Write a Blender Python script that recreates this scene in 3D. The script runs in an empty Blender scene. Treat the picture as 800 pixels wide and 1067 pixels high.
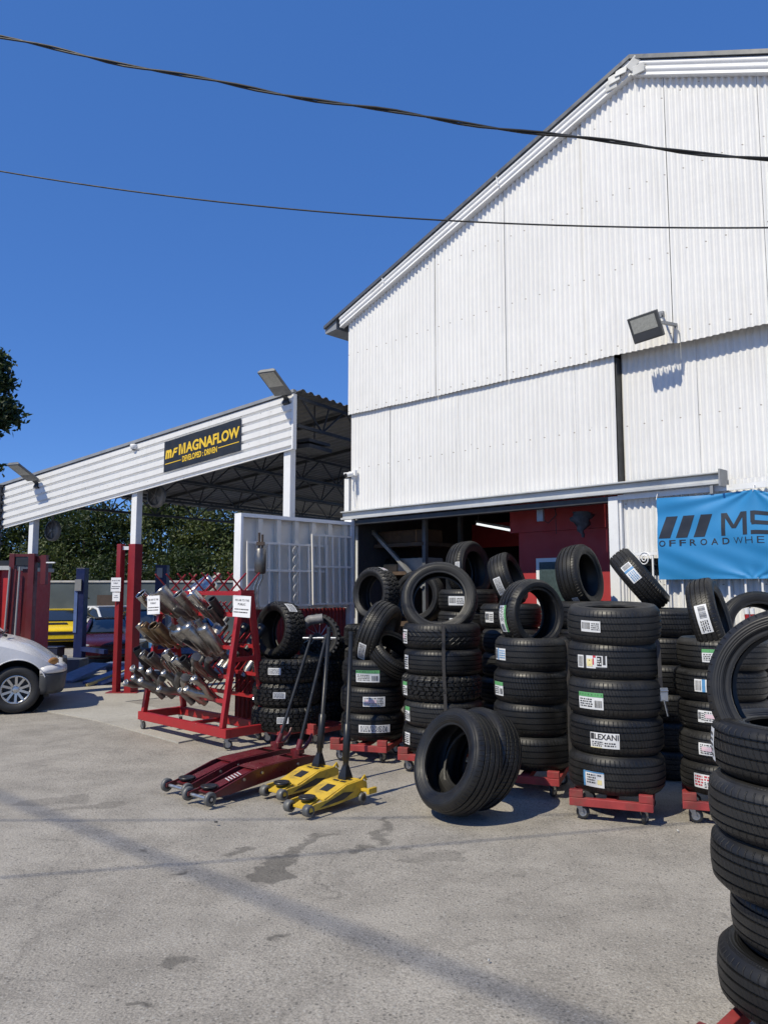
import bpy, bmesh, math, random
from mathutils import Vector, Matrix
random.seed(7)
RND = random.Random(11)
sc = bpy.context.scene
C = sc.collection
PI = math.pi

# ------------------------------------------------------------------ camera maths (800 x 1067 photograph units)
F = 800.0
CAMH = 1.72
PITCH = math.atan(81.5 / 800)
def ray(u, v):
    dx = (u - 400) / F; up = (533.5 - v) / F
    return Vector((dx, math.cos(PITCH) - up * math.sin(PITCH), math.sin(PITCH) + up * math.cos(PITCH)))
EYE = Vector((0, 0, CAMH))
def at(u, v, Y):
    d = ray(u, v); return EYE + d * (Y / d.y)
def gnd(u, v, h=0.0):
    d = ray(u, v); return EYE + d * ((h - CAMH) / d.z)
def onplane(u, v, P0, n):
    d = ray(u, v); return EYE + d * ((P0 - EYE).dot(n) / d.dot(n))
# building frame: x along the front wall, y into the building
C0 = Vector((-0.546, 11.5, 0)); BROT = -PI / 4
MBLD = Matrix.Translation(C0) @ Matrix.Rotation(BROT, 4, 'Z'); MBI = MBLD.inverted()
def wl(u, v, d=0.0):
    n = (MBLD.to_3x3() @ Vector((0, 1, 0)))
    p = MBI @ onplane(u, v, MBLD @ Vector((0, d, 0)), n)
    return p.x, p.z
# canopy frame
K0 = Vector((-1.355, 11.35, 0)); KROT = -math.radians(30.7)
MK = Matrix.Translation(K0) @ Matrix.Rotation(KROT, 4, 'Z'); MKI = MK.inverted()
def kl(u, v, d=0.0):
    n = (MK.to_3x3() @ Vector((0, 1, 0)))
    p = MKI @ onplane(u, v, MK @ Vector((0, d, 0)), n)
    return p.x, p.z

# ------------------------------------------------------------------ materials
def new_mat(name):
    m = bpy.data.materials.new(name); m.use_nodes = True
    nt = m.node_tree; b = nt.nodes['Principled BSDF']
    return m, nt, b
def N(nt, t, **kw):
    n = nt.nodes.new(t)
    for k, v in kw.items():
        if k in n.inputs: n.inputs[k].default_value = v
        else: setattr(n, k, v)
    return n
def L(nt, a, b): nt.links.new(a, b)
def ramp(nt, fac, stops):
    r = nt.nodes.new('ShaderNodeValToRGB')
    el = r.color_ramp.elements
    while len(el) < len(stops): el.new(0.5)
    for e, (p, c) in zip(el, stops):
        e.position = p; e.color = (c, c, c, 1) if not isinstance(c, tuple) else (*c, 1)
    L(nt, fac, r.inputs[0]); return r
def mixc(nt, fac, a, b, mode='MIX'):
    m = nt.nodes.new('ShaderNodeMix'); m.data_type = 'RGBA'; m.blend_type = mode
    if hasattr(fac, 'node'): L(nt, fac, m.inputs[0])
    else: m.inputs[0].default_value = fac
    for s, i in ((a, 6), (b, 7)):
        if hasattr(s, 'node'): L(nt, s, m.inputs[i])
        else: m.inputs[i].default_value = (*s, 1)
    return m.outputs[2]
def mth(nt, op, a, b=None, c=None):
    m = nt.nodes.new('ShaderNodeMath'); m.operation = op
    for i, s in enumerate((a, b, c)):
        if s is None: continue
        if hasattr(s, 'node'): L(nt, s, m.inputs[i])
        else: m.inputs[i].default_value = s
    return m.outputs[0]
def objco(nt):
    return nt.nodes.new('ShaderNodeTexCoord').outputs['Object']
def noise(nt, co, scale, detail=4, rough=.55):
    n = N(nt, 'ShaderNodeTexNoise'); n.inputs['Scale'].default_value = scale
    n.inputs['Detail'].default_value = detail; n.inputs['Roughness'].default_value = rough
    if co is not None: L(nt, co, n.inputs['Vector'])
    return n.outputs[0]
def bump(nt, b, h, strength=.3, dist=.01):
    n = N(nt, 'ShaderNodeBump'); n.inputs['Strength'].default_value = strength; n.inputs['Distance'].default_value = dist
    L(nt, h, n.inputs['Height']); L(nt, n.outputs[0], b.inputs['Normal'])

_mats = {}
def M(name, col=(.5, .5, .5), rough=.5, metal=0., var=.12, scale=6., bmp=.0, dirt=None, dirt_amt=.35, dscale=3., spec=.5, emit=None, es=1.):
    """plain painted / moulded surface with cloudy tone variation, optional worn patches and fine bump"""
    if name in _mats: return _mats[name]
    m, nt, b = new_mat(name)
    co = objco(nt)
    n1 = noise(nt, co, scale, 5)
    lo = tuple(max(0, c * (1 - var)) for c in col); hi = tuple(min(1, c * (1 + var)) for c in col)
    r = ramp(nt, n1, [(.3, lo), (.7, hi)])
    out = r.outputs[0]
    if dirt:
        n2 = noise(nt, co, dscale, 8, .7)
        k = ramp(nt, n2, [(.5, 0.), (.72, dirt_amt)])
        out = mixc(nt, k.outputs[0], out, dirt)
        n3 = noise(nt, co, dscale * 9, 4, .7)
        k3 = ramp(nt, n3, [(.64, 0.), (.72, dirt_amt)])
        out = mixc(nt, k3.outputs[0], out, dirt)
    L(nt, out, b.inputs['Base Color'])
    rr = ramp(nt, noise(nt, co, scale * 2.3, 4), [(.3, max(.04, rough - .1)), (.75, min(1, rough + .12))])
    L(nt, rr.outputs[0], b.inputs['Roughness'])
    b.inputs['Metallic'].default_value = metal
    b.inputs['Specular IOR Level'].default_value = spec
    if bmp: bump(nt, b, noise(nt, co, scale * 12, 3), bmp, .004)
    if emit:
        b.inputs['Emission Color'].default_value = (*emit, 1); b.inputs['Emission Strength'].default_value = es
    _mats[name] = m; return m

# ------------------------------------------------------------------ mesh builder
class MB:
    def __init__(s): s.v = []; s.f = []; s.mi = []; s.sm = []; s.uv = None
    def add(s, vs, fs, m=0, smooth=False, T=None):
        o = len(s.v)
        s.v += [tuple(T @ Vector(p)) if T is not None else tuple(p) for p in vs]
        for f in fs: s.f.append(tuple(i + o for i in f)); s.mi.append(m); s.sm.append(smooth)
        return s
    def box(s, x0, x1, y0, y1, z0, z1, m=0, T=None):
        vs = [(x, y, z) for z in (z0, z1) for y in (y0, y1) for x in (x0, x1)]
        return s.add(vs, [(0, 2, 3, 1), (4, 5, 7, 6), (0, 1, 5, 4), (2, 6, 7, 3), (0, 4, 6, 2), (1, 3, 7, 5)], m, False, T)
    def bar(s, p0, p1, w, h=None, m=0, up=(0, 0, 1), T=None):
        h = w if h is None else h
        p0 = Vector(p0); p1 = Vector(p1); d = p1 - p0; ln = d.length
        if ln < 1e-6: return s
        d.normalize(); up = Vector(up)
        if abs(d.dot(up)) > .98: up = Vector((1, 0, 0))
        x = d.cross(up).normalized(); z = x.cross(d)
        R = Matrix((x, d, z)).transposed().to_4x4(); R.translation = p0
        if T is not None: R = T @ R
        return s.box(-w / 2, w / 2, 0, ln, -h / 2, h / 2, m, R)
    def tube(s, pts, r, seg=10, m=0, cap=True, smooth=True, T=None):
        pts = [Vector(p) for p in pts]; n = len(pts)
        rs = r if isinstance(r, (list, tuple)) else [r] * n
        vs = []; fs = []; prev = None
        for i, p in enumerate(pts):
            d = (pts[min(i + 1, n - 1)] - pts[max(i - 1, 0)])
            d = d.normalized() if d.length > 1e-9 else Vector((0, 0, 1))
            if prev is None:
                a = d.orthogonal().normalized()
            else:
                a = (prev - d * prev.dot(d)); a = a.normalized() if a.length > 1e-6 else d.orthogonal().normalized()
            prev = a; b = d.cross(a)
            for k in range(seg):
                t = 2 * PI * k / seg
                vs.append(p + (a * math.cos(t) + b * math.sin(t)) * rs[i])
        for i in range(n - 1):
            for k in range(seg):
                k2 = (k + 1) % seg
                fs.append((i * seg + k, i * seg + k2, (i + 1) * seg + k2, (i + 1) * seg + k))
        s.add(vs, fs, m, smooth, T)
        if cap:
            s.add([vs[k] for k in range(seg)], [tuple(range(seg))[::-1]], m, False, T)
            s.add([vs[(n - 1) * seg + k] for k in range(seg)], [tuple(range(seg))], m, False, T)
        return s
    def lathe(s, prof, seg=32, m=0, closed=False, smooth=True, T=None, cap=False):
        n = len(prof); vs = []; fs = []
        for k in range(seg):
            t = 2 * PI * k / seg
            for (r, z) in prof: vs.append((r * math.cos(t), r * math.sin(t), z))
        for k in range(seg):
            k2 = (k + 1) % seg
            for i in range(n if closed else n - 1):
                j = (i + 1) % n
                fs.append((k * n + i, k2 * n + i, k2 * n + j, k * n + j))
        s.add(vs, fs, m, smooth, T)
        if cap:
            for i, sgn in ((0, -1), (n - 1, 1)):
                f = tuple(range(seg)); s.add([vs[k * n + i] for k in range(seg)], [f if sgn > 0 else f[::-1]], m, False, T)
        return s
    def prism(s, poly, y0, y1, m=0, T=None):
        """polygon in x,z extruded along y"""
        n = len(poly)
        vs = [(x, y0, z) for x, z in poly] + [(x, y1, z) for x, z in poly]
        fs = [tuple(range(n)), tuple(range(2 * n - 1, n - 1, -1))] + [(i, i + n, (i + 1) % n + n, (i + 1) % n) for i in range(n)]
        return s.add(vs, fs, m, False, T)
    def loft(s, rings, m=0, smooth=True, cap=True, T=None, closed=True):
        n = len(rings[0]); vs = [p for r in rings for p in r]; fs = []
        for i in range(len(rings) - 1):
            for k in range(n if closed else n - 1):
                k2 = (k + 1) % n
                fs.append((i * n + k, i * n + k2, (i + 1) * n + k2, (i + 1) * n + k))
        s.add(vs, fs, m, smooth, T)
        if cap:
            s.add(list(rings[0]), [tuple(range(n))[::-1]], m, False, T); s.add(list(rings[-1]), [tuple(range(n))], m, False, T)
        return s
    def mesh(s, name, mats, fix=True):
        me = bpy.data.meshes.new(name); me.from_pydata(s.v, [], s.f)
        for mt in (mats if isinstance(mats, (list, tuple)) else [mats]): me.materials.append(mt)
        me.polygons.foreach_set('material_index', s.mi); me.polygons.foreach_set('use_smooth', s.sm)
        if s.uv:
            ul = me.uv_layers.new(name='UVMap'); 
            flat = []
            for lp in me.loops: flat += s.uv[lp.vertex_index]
            ul.data.foreach_set('uv', flat)
        if fix:
            bm = bmesh.new(); bm.from_mesh(me); bmesh.ops.recalc_face_normals(bm, faces=bm.faces[:]); bm.to_mesh(me); bm.free()
        me.update(); return me
    def build(s, name, mats, parent=None, bevel=0., T=None, fix=True, seg=2):
        me = s.mesh(name, mats, fix); o = bpy.data.objects.new(name, me); C.objects.link(o)
        if parent is not None: o.parent = parent
        if T is not None: o.matrix_local = T
        if bevel:
            b = o.modifiers.new('Bevel', 'BEVEL'); b.width = bevel; b.segments = seg; b.limit_method = 'ANGLE'; b.angle_limit = math.radians(40)
            b.harden_normals = False
        return o
def tag(o, label=None, cat=None, group=None, kind=None):
    if label: o['label'] = label
    if cat: o['category'] = cat
    if group: o['group'] = group
    if kind: o['kind'] = kind
    return o
def thing(name, label, cat, T=None, group=None):
    o = bpy.data.objects.new(name, None); C.objects.link(o); o.empty_display_size = .1
    if T is not None: o.matrix_world = T
    return tag(o, label, cat, group)
def struct(o): return tag(o, kind='structure')
def TR(x=0, y=0, z=0, rz=0): return Matrix.Translation((x, y, z)) @ Matrix.Rotation(rz, 4, 'Z')
def copy_tree(o, parent=None):
    c = o.copy(); C.objects.link(c)
    if parent is not None: c.parent = parent
    for ch in list(o.children): copy_tree(ch, c)
    return c
def axis_frame(p, a, upv=(0, 0, 1)):
    """local z along a, origin p"""
    a = Vector(a).normalized(); upv = Vector(upv)
    x = upv.cross(a)
    x = x.normalized() if x.length > 1e-4 else Vector((1, 0, 0))
    y = a.cross(x); R = Matrix((x, y, a)).transposed().to_4x4(); R.translation = Vector(p); return R
def text2d(body, x0, x1, z0, z1, shear=0., off=0., cuts=0, keep=False):
    """lettering as flat faces fitted in a rectangle -> verts (x,z), faces"""
    cu = bpy.data.curves.new('lettering', 'FONT'); cu.body = body; cu.size = 1; cu.shear = shear; cu.offset = off
    cu.resolution_u = 4; cu.fill_mode = 'FRONT'
    ob = bpy.data.objects.new('lettering', cu); C.objects.link(ob); bpy.context.view_layer.update()
    dg = bpy.context.evaluated_depsgraph_get()
    me = bpy.data.meshes.new_from_object(ob.evaluated_get(dg))
    bpy.data.objects.remove(ob); bpy.data.curves.remove(cu)
    if cuts:
        bm = bmesh.new(); bm.from_mesh(me); bmesh.ops.triangulate(bm, faces=bm.faces[:])
        for _ in range(cuts):
            ed = [e for e in bm.edges if e.calc_length() > .12]
            bmesh.ops.subdivide_edges(bm, edges=ed, cuts=1, use_grid_fill=False); bmesh.ops.triangulate(bm, faces=bm.faces[:])
        bm.to_mesh(me); bm.free()
    vs = [(v.co.x, v.co.y) for v in me.vertices]; fs = [tuple(p.vertices) for p in me.polygons]
    bpy.data.meshes.remove(me)
    ax = min(v[0] for v in vs); bx = max(v[0] for v in vs); az = min(v[1] for v in vs); bz = max(v[1] for v in vs)
    sx = (x1 - x0) / (bx - ax); sz = (z1 - z0) / (bz - az)
    return [(x0 + (x - ax) * sx, z0 + (z - az) * sz) for x, z in vs], fs
# ------------------------------------------------------------------ rubber
def rubber(kind):
    nm = 'rubber_' + kind
    if nm in _mats: return _mats[nm]
    m, nt, b = new_mat(nm)
    uvn = N(nt, 'ShaderNodeUVMap'); sep = N(nt, 'ShaderNodeSeparateXYZ'); L(nt, uvn.outputs[0], sep.inputs[0])
    u, v = sep.outputs[0], sep.outputs[1]
    co = objco(nt)
    tread = mth(nt, 'MULTIPLY', mth(nt, 'GREATER_THAN', v, -.001), mth(nt, 'LESS_THAN', v, 1.001))
    ac = mth(nt, 'ABSOLUTE', mth(nt, 'SUBTRACT', v, .5))
    shoulder = mth(nt, 'GREATER_THAN', ac, .33)
    def lines(n, skew, lo, vv=ac):
        ph = mth(nt, 'ADD', mth(nt, 'MULTIPLY', u, 2 * PI * n), mth(nt, 'MULTIPLY', vv, skew))
        s = mth(nt, 'SINE', ph)
        return mth(nt, 'SMOOTH_MIN', mth(nt, 'DIVIDE', mth(nt, 'SUBTRACT', 1.0, s), lo), 1.0, .2)
    sh = lines(64, 4, .22)
    if kind == 'rib': ce = lines(96, 22, .12, v)
    elif kind == 'vee': ce = lines(40, 26, .42)
    else: ce = lines(80, 14, .3, v)
    h = nt.nodes.new('ShaderNodeMix'); L(nt, shoulder, h.inputs[0])
    L(nt, ce, h.inputs[2]); L(nt, sh, h.inputs[3])
    h2 = nt.nodes.new('ShaderNodeMix'); L(nt, tread, h2.inputs[0]); h2.inputs[2].default_value = 1.; L(nt, h.outputs[0], h2.inputs[3])
    # sidewall: concentric ridges and faint moulding
    rid = mth(nt, 'MULTIPLY', mth(nt, 'SINE', mth(nt, 'MULTIPLY', v, 60.)), mth(nt, 'GREATER_THAN', v, 1.9))
    ser = mth(nt, 'MULTIPLY', mth(nt, 'SINE', mth(nt, 'MULTIPLY', u, 2 * PI * 150)), mth(nt, 'MULTIPLY', mth(nt, 'GREATER_THAN', v, 2.12), mth(nt, 'LESS_THAN', v, 2.28)))
    hh = mth(nt, 'ADD', h2.outputs[0], mth(nt, 'ADD', mth(nt, 'MULTIPLY', rid, .12), mth(nt, 'MULTIPLY', ser, .12)))
    hh = mth(nt, 'ADD', hh, mth(nt, 'MULTIPLY', noise(nt, co, 160, 2), .08))
    bump(nt, b, hh, .9, .006)
    base = ramp(nt, noise(nt, co, 7, 6, .65), [(.3, (.0065, .0064, .0063)), (.62, (.0115, .0112, .0108)), (.8, (.021, .020, .0185))])
    dust = ramp(nt, noise(nt, co, 2.6, 6, .7), [(.56, 0.), (.82, .30)])
    oi = N(nt, 'ShaderNodeObjectInfo'); vr = ramp(nt, oi.outputs['Random'], [(0., .65), (.6, 1.05), (1., 1.9)])
    bcol = mixc(nt, 1., base.outputs[0], vr.outputs[0], 'MULTIPLY'); dd = mth(nt, 'MULTIPLY', dust.outputs[0], vr.outputs[0])
    colr = mixc(nt, dd, bcol, (.050, .046, .040))
    deep = mth(nt, 'MULTIPLY', mth(nt, 'LESS_THAN', h2.outputs[0], .5), .6)
    colr = mixc(nt, deep, colr, (.005, .005, .005))
    L(nt, colr, b.inputs['Base Color'])
    L(nt, ramp(nt, noise(nt, co, 11, 4), [(.3, .40), (.75, .58)]).outputs[0], b.inputs['Roughness'])
    b.inputs['Specular IOR Level'].default_value = .5
    _mats[nm] = m; return m

_tyres = {}
def tyre_mesh(R, r, w, kind):
    key = (round(R, 3), round(r, 3), round(w, 3), kind)
    if key in _tyres: return _tyres[key]
    seg = 240 if kind == 'lug' else 120
    tw = w * .84; crown = .010; dep = .009
    prof = []                                       # rad, z, v, wobble id
    zs = []
    if kind == 'lug':
        nz = 36
        zs = [(-.5 + i / nz, 0) for i in range(nz + 1)]
    else:
        grooves = {'rib': [-.31, -.11, .11, .31], 'asy': [-.29, -.06, .17, .33], 'vee': [-.2, .0, .2]}[kind]
        gw = .022
        pts = [(-.5, 0)]
        for g in grooves:
            pts += [(g - gw - .006, 0), (g - gw + .004, 1), (g + gw - .004, 1), (g + gw + .006, 0)]
        pts.append((.5, 0))
        for a, c in zip(pts[:-1], pts[1:]):
            zs.append(a)
            if a[1] == 0 and c[1] == 0 and c[0] - a[0] > .12: zs.append(((a[0] + c[0]) / 2, 0))
        zs.append(pts[-1])
    for zn, g in zs:
        e = abs(zn) * 2
        rad = R - crown * e ** 2 - (.012 * max(0, e - .86) / .14) - (dep if g else 0)
        prof.append((rad, zn * tw, zn + .5))
    H = R - r
    side = [(R - .034, .475, 2.05), (R - H * .34, .496, 2.3), (R - H * .52, .5, 2.45), (R - H * .56, .492, 2.5), (R - H * .72, .478, 2.7), (r + .022, .432, 2.85), (r + .017, .418, 2.9), (r, .405, 3.)]
    inner = [(r - .002, .36, 5), (r + .012, .335, 5), (R - H * .6, .44, 5), (R - H * .3, .45, 5), (R - .03, .38, 5), (R - .019, .2, 5), (R - .018, 0, 5)]
    up = [(a, b * w, c) for a, b, c in side]; inn = [(a, b * w, c) for a, b, c in inner]
    prof = prof + up + inn + [(a, -b, c) for a, b, c in inn[::-1][1:]] + [(a, -b, c) for a, b, c in up[::-1]]
    nt_ = len(zs)
    mb = MB(); n = len(prof); vs = []; fs = []; uv = []
    rr = random.Random(hash(key) & 0xffff)
    npitch = 34
    for k in range(seg):
        t = 2 * PI * k / seg
        for i, (rad, z, v) in enumerate(prof):
            if kind == 'lug':
                if i < nt_:
                    row = int((v * 4.999)); fr = v * 5 - row; ph = (k / seg * npitch + row * .41 + .25 * math.sin(v * 11)) % 1
                    cut = ph < .24 or (fr < .15 and 0 < row < 5 and ph < .86)
                    rad -= .016 if cut else 0
                elif v in (2.05,):
                    ph = (k / seg * npitch + (0 if z < 0 else .5)) % 1
                    rad -= .012 if ph < .3 else 0
            vs.append((rad * math.cos(t), rad * math.sin(t), z)); uv.append((k / seg, v))
    for k in range(seg):
        k2 = (k + 1) % seg
        for i in range(n):
            j = (i + 1) % n; fs.append((k * n + i, k2 * n + i, k2 * n + j, k * n + j))
    mb.add(vs, fs, 0, True); mb.uv = uv
    me = mb.mesh('tyre', rubber(kind), fix=True)
    for e in (): pass
    if kind == 'lug':
        for p in me.polygons: p.use_smooth = p.index % n >= nt_
    else:
        me.set_sharp_from_angle(angle=math.radians(42))
    _tyres[key] = me; return me

# paper labels stuck on the tread: rectangles in (a,b) 0..1 units over the patch
INK = M('label_ink', (.03, .03, .035), .6)
LM = [M('label_white', (.66, .67, .68), .5, var=.06, scale=20), INK, M('label_green', (.10, .32, .12), .5), M('label_blue', (.08, .25, .48), .5),
      M('label_red', (.5, .03, .05), .5), M('label_yellow', (.7, .62, .32), .5), M('label_pink', (.66, .5, .56), .5)]
def ink_rows(x0, x1, z0, z1, n, rnd, m=1):
    out = []
    for i in range(n):
        zc = z0 + (z1 - z0) * (i + .5) / n; hh = (z1 - z0) / n * .28; x = x0
        while x < x1 - .02:
            wd = rnd.uniform(.02, .09); out.append((x, min(x1, x + wd), zc - hh, zc + hh, m)); x += wd + rnd.uniform(.015, .04)
    return out
def barcode(x0, x1, z0, z1, rnd):
    out = []; x = x0
    while x < x1:
        wd = rnd.uniform(.008, .022); out.append((x, min(x1, x + wd), z0, z1, 1)); x += wd + rnd.uniform(.01, .025)
    return out
def label_rects(style, rnd):
    if style == 'green': return [(0, 1, .74, 1, 2)] + ink_rows(.04, .6, .79, .96, 1, rnd) + ink_rows(.7, .95, .79, .96, 1, rnd) + ink_rows(.06, .6, .1, .66, 4, rnd) + barcode(.68, .95, .12, .55, rnd)
    if style == 'blue': return [(0, .1, 0, 1, 3), (.1, 1, .92, 1, 3)] + ink_rows(.18, .62, .2, .85, 4, rnd) + ink_rows(.68, .9, .7, .86, 1, rnd) + [(.7, .9, .2, .5, 5)]
    if style == 'bluebar': return [(.3, .42, 0, 1, 3)] + ink_rows(.48, .96, .12, .9, 4, rnd, 3) + barcode(.04, .26, .1, .9, rnd)
    if style == 'plain': return ink_rows(.06, .9, .1, .9, 5, rnd)
    if style == 'pink': return [(.1, .6, .35, .7, 6)] + ink_rows(.06, .92, .08, .92, 5, rnd)
    if style == 'barcode': return barcode(.06, .5, .25, .85, rnd) + ink_rows(.56, .95, .15, .85, 4, rnd)
    if style == 'mixed': return [(.24, .34, 0, 1, 1), (.37, .55, .15, .75, 5), (.56, .60, .3, .8, 4), (.57, .66, .85, 1, 4), (.66, 1, 0, .12, 1), (.7, .84, .2, .95, 1), (.88, .96, .3, 1, 1)] + barcode(.04, .2, .1, .9, rnd) + ink_rows(.38, .54, .2, .7, 3, rnd) + ink_rows(.71, .83, .3, .85, 3, rnd, 0)
    if style == 'red': return ink_rows(.04, .3, .12, .92, 4, rnd, 4) + ink_rows(.34, .96, .55, .95, 2, rnd, 4) + ink_rows(.34, .95, .06, .5, 4, rnd)
    if style == 'lex': return [(.02, .14, .55, .95, 1)] + ink_rows(.06, .45, .08, .45, 3, rnd) + [(.0, .4, .0, .05, 5)] + ink_rows(.5, .9, .1, .42, 2, rnd)
    return []
def make_label(tyre, R, w, phi, style, za, zb, arc, rnd, text=None, name='paper_label'):
    """patch on the tread centred at angle phi (tyre local), z za..zb (fraction of width), arc metres"""
    mb = MB(); da = arc / R
    def P(a, b, off): # a 0..1 along the arc (left to right as seen from outside with +z up), b 0..1 up
        t = phi - da / 2 + da * a; z = w * (za + (zb - za) * b); e = abs(z / w / .42)
        rad = R - .010 * min(1, e) ** 2 + off
        return (rad * math.cos(t), rad * math.sin(t), z)
    def patch(a0, a1, b0, b1, m, off, nn):
        vs = []; fs = []
        for i in range(nn + 1):
            a = a0 + (a1 - a0) * i / nn
            for b in (b0, (b0 + b1) / 2, b1): vs.append(P(a, b, off))
        for i in range(nn):
            for j in range(2): fs.append((i * 3 + j, (i + 1) * 3 + j, (i + 1) * 3 + j + 1, i * 3 + j + 1))
        mb.add(vs, fs, m)
    patch(0, 1, 0, 1, 0, .0025, 8)
    for (a0, a1, b0, b1, m) in label_rects(style, rnd):
        patch(a0, a1, b0, b1, m, .0034 + .0002 * m, max(1, int((a1 - a0) * 8)))
    o = mb.build(name, LM, tyre, fix=False)
    if text:
        tv, tf = text2d(text, .16, .97, .56, .93, off=.02)
        t = MB(); t.add([P(x, z, .0048) for x, z in tv], tf); t.build('lettering', INK, o, fix=False)
    return o

TYRE_N = [0]
def tyre(p, axis, R, r, w, kind, label, group=None, spin=None, lab=None, cat='tyre', upv=(0, 0, 1)):
    """axis = local z (the face one looks into). lab = (style, side offset in radians from facing the camera, za, zb, arc[, text])"""
    T = axis_frame(p, axis, upv)
    o = bpy.data.objects.new('tyre', tyre_mesh(R, r, w, kind)); C.objects.link(o)
    rnd = random.Random(TYRE_N[0] * 13 + 5); TYRE_N[0] += 1
    o.matrix_world = T @ Matrix.Rotation(spin if spin is not None else rnd.uniform(0, 6.28), 4, 'Z')
    tag(o, label, cat, group)
    for lb in (lab if isinstance(lab, list) else [lab] if lab else []):
        tow = Vector(lb[1]) if isinstance(lb[1], tuple) else EYE - Vector(p)
        d = o.matrix_world.inverted().to_3x3() @ tow
        phi = math.atan2(d.y, d.x) + (0 if isinstance(lb[1], tuple) else lb[1])
        make_label(o, R, w, phi, lb[0], lb[2], lb[3], lb[4], rnd, lb[5] if len(lb) > 5 else None)
    return o
ORD = ['bottom', 'second', 'third', 'fourth', 'fifth', 'sixth', 'seventh', 'eighth']
def stack(u, Y, base, R, r, w, specs, where, group, gap=.0, jit=.016, X=None):
    """tyres lying flat from the bottom up; specs = list of (kind, looks, label spec)"""
    if X is None: X = (u - 400) / F * Y
    z = base; n = len(specs); rnd = random.Random(int(u * 7 + Y * 100))
    for i, sp in enumerate(specs):
        kind, looks, lab = sp[:3]; RR = R + (sp[3] if len(sp) > 3 else rnd.uniform(-.006, .006))
        dx, dy = (sp[4] if len(sp) > 4 else (rnd.uniform(-jit, jit), rnd.uniform(-jit, jit)))
        pos = 'top' if i == n - 1 else ORD[i] if i == 0 else ORD[i] + ' from bottom'
        tyre((X + dx, Y + dy, z + w / 2), (sp[5] if len(sp) > 5 else (0, 0, 1)), RR, r, w, kind, ' '.join((pos + ' ' + looks + ' ' + where).split()), group, lab=lab, upv=(0, 1, 0) if False else (1, 0, 0))
        z += w + gap
    return z
# ------------------------------------------------------------------ red tyre dollies on casters
RED_WOOD = M('red_wood', (.30, .035, .035), .6, var=.25, scale=9, dirt=(.12, .07, .05), dirt_amt=.55, dscale=6, bmp=.25)
RED = M('red_paint', (.35, .018, .022), .38, var=.12, scale=5, dirt=(.07, .03, .025), dirt_amt=.5, dscale=5)
STEEL = M('galvanised', (.42, .43, .44), .38, .85, var=.2, scale=9)
RUBW = M('caster_rubber', (.035, .035, .037), .6, var=.2)
def caster(parent, x, y, top, R=.045, yaw=0., name='caster', wheelmat=None):
    T = TR(x, y, 0, yaw); mb = MB()
    mb.box(-.035, .035, -.03, .03, top - .008, top)
    mb.prism([(-.024, top - .008), (.02, top - .008), (.036, R - .012), (.012, R - .012)], -.021, -.017)
    mb.prism([(-.024, top - .008), (.02, top - .008), (.036, R - .012), (.012, R - .012)], .017, .021)
    mb.tube([(.022, -.026, R), (.022, .026, R)], .006, 8)
    c = mb.build(name, STEEL, parent, T=T)
    wb = MB(); TW = Matrix.Translation((.022, 0, R)) @ Matrix.Rotation(PI / 2, 4, 'X')
    wb.lathe([(R * .62, -.014), (R - .004, -.014), (R, -.008), (R, .008), (R - .004, .014), (R * .62, .014)], 20, 0, T=TW)
    wb.lathe([(.0, -.010), (R * .62, -.012)], 20, 1, T=TW); wb.lathe([(.0, .010), (R * .62, .012)], 20, 1, T=TW)
    wb.build('wheel', [wheelmat or RUBW, STEEL], c)
    return c
_dolly = [None]
def dolly(x, y, yaw, label, sz=.60):
    if _dolly[0] is None:
        d = thing('tyre_dolly', label, 'dolly')
        mb = MB(); h = sz / 2
        for s in (-1, 1):
            mb.box(-h, h, s * h - .045 if s > 0 else -h, h if s > 0 else -h + .045, .105, .165)
            mb.box(s * h - .045 if s > 0 else -h, h if s > 0 else -h + .045, -h + .048, h - .048, .108, .162)
        mb.box(-.04, .04, -h + .048, h - .048, .110, .16)
        mb.build('frame', RED_WOOD, d, bevel=.004)
        for sx in (-1, 1):
            for sy in (-1, 1):
                b = MB(); b.box(sx * h - (.10 if sx > 0 else 0), sx * h + (.10 if sx < 0 else 0), sy * h - (.05 if sy > 0 else 0), sy * h + (.05 if sy < 0 else 0), .167, .222)
                b.build('corner_block', RED_WOOD, d, bevel=.004)
                caster(d, sx * (h - .07), sy * (h - .07), .104, .05, RND.uniform(-1.5, 1.5))
        _dolly[0] = d; o = d
    else:
        o = copy_tree(_dolly[0]); o['label'] = label
    o['group'] = 'red dollies under the tyre stacks'
    o.matrix_world = TR(x, y, 0, yaw); return o
STRAP = M('strap_webbing', (.045, .042, .042), .8, var=.2, scale=40)
def strap(pts, label, wdt=.03, buckle=None):
    mb = MB()
    for a, b in zip(pts[:-1], pts[1:]): mb.bar(a, b, wdt, .003, up=(0, -1, 0))
    o = mb.build('ratchet_strap', STRAP)
    tag(o, label, 'strap')
    if buckle is not None:
        k = MB(); k.box(-.03, .03, -.012, .012, -.05, .05); k.tube([(-.03, -.014, .03), (.03, -.014, .03)], .008); k.bar((0, -.014, -.04), (.02, -.03, -.16), .028, .006)
        k.build('buckle', STEEL, o, T=TR(*buckle))
    return o

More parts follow.
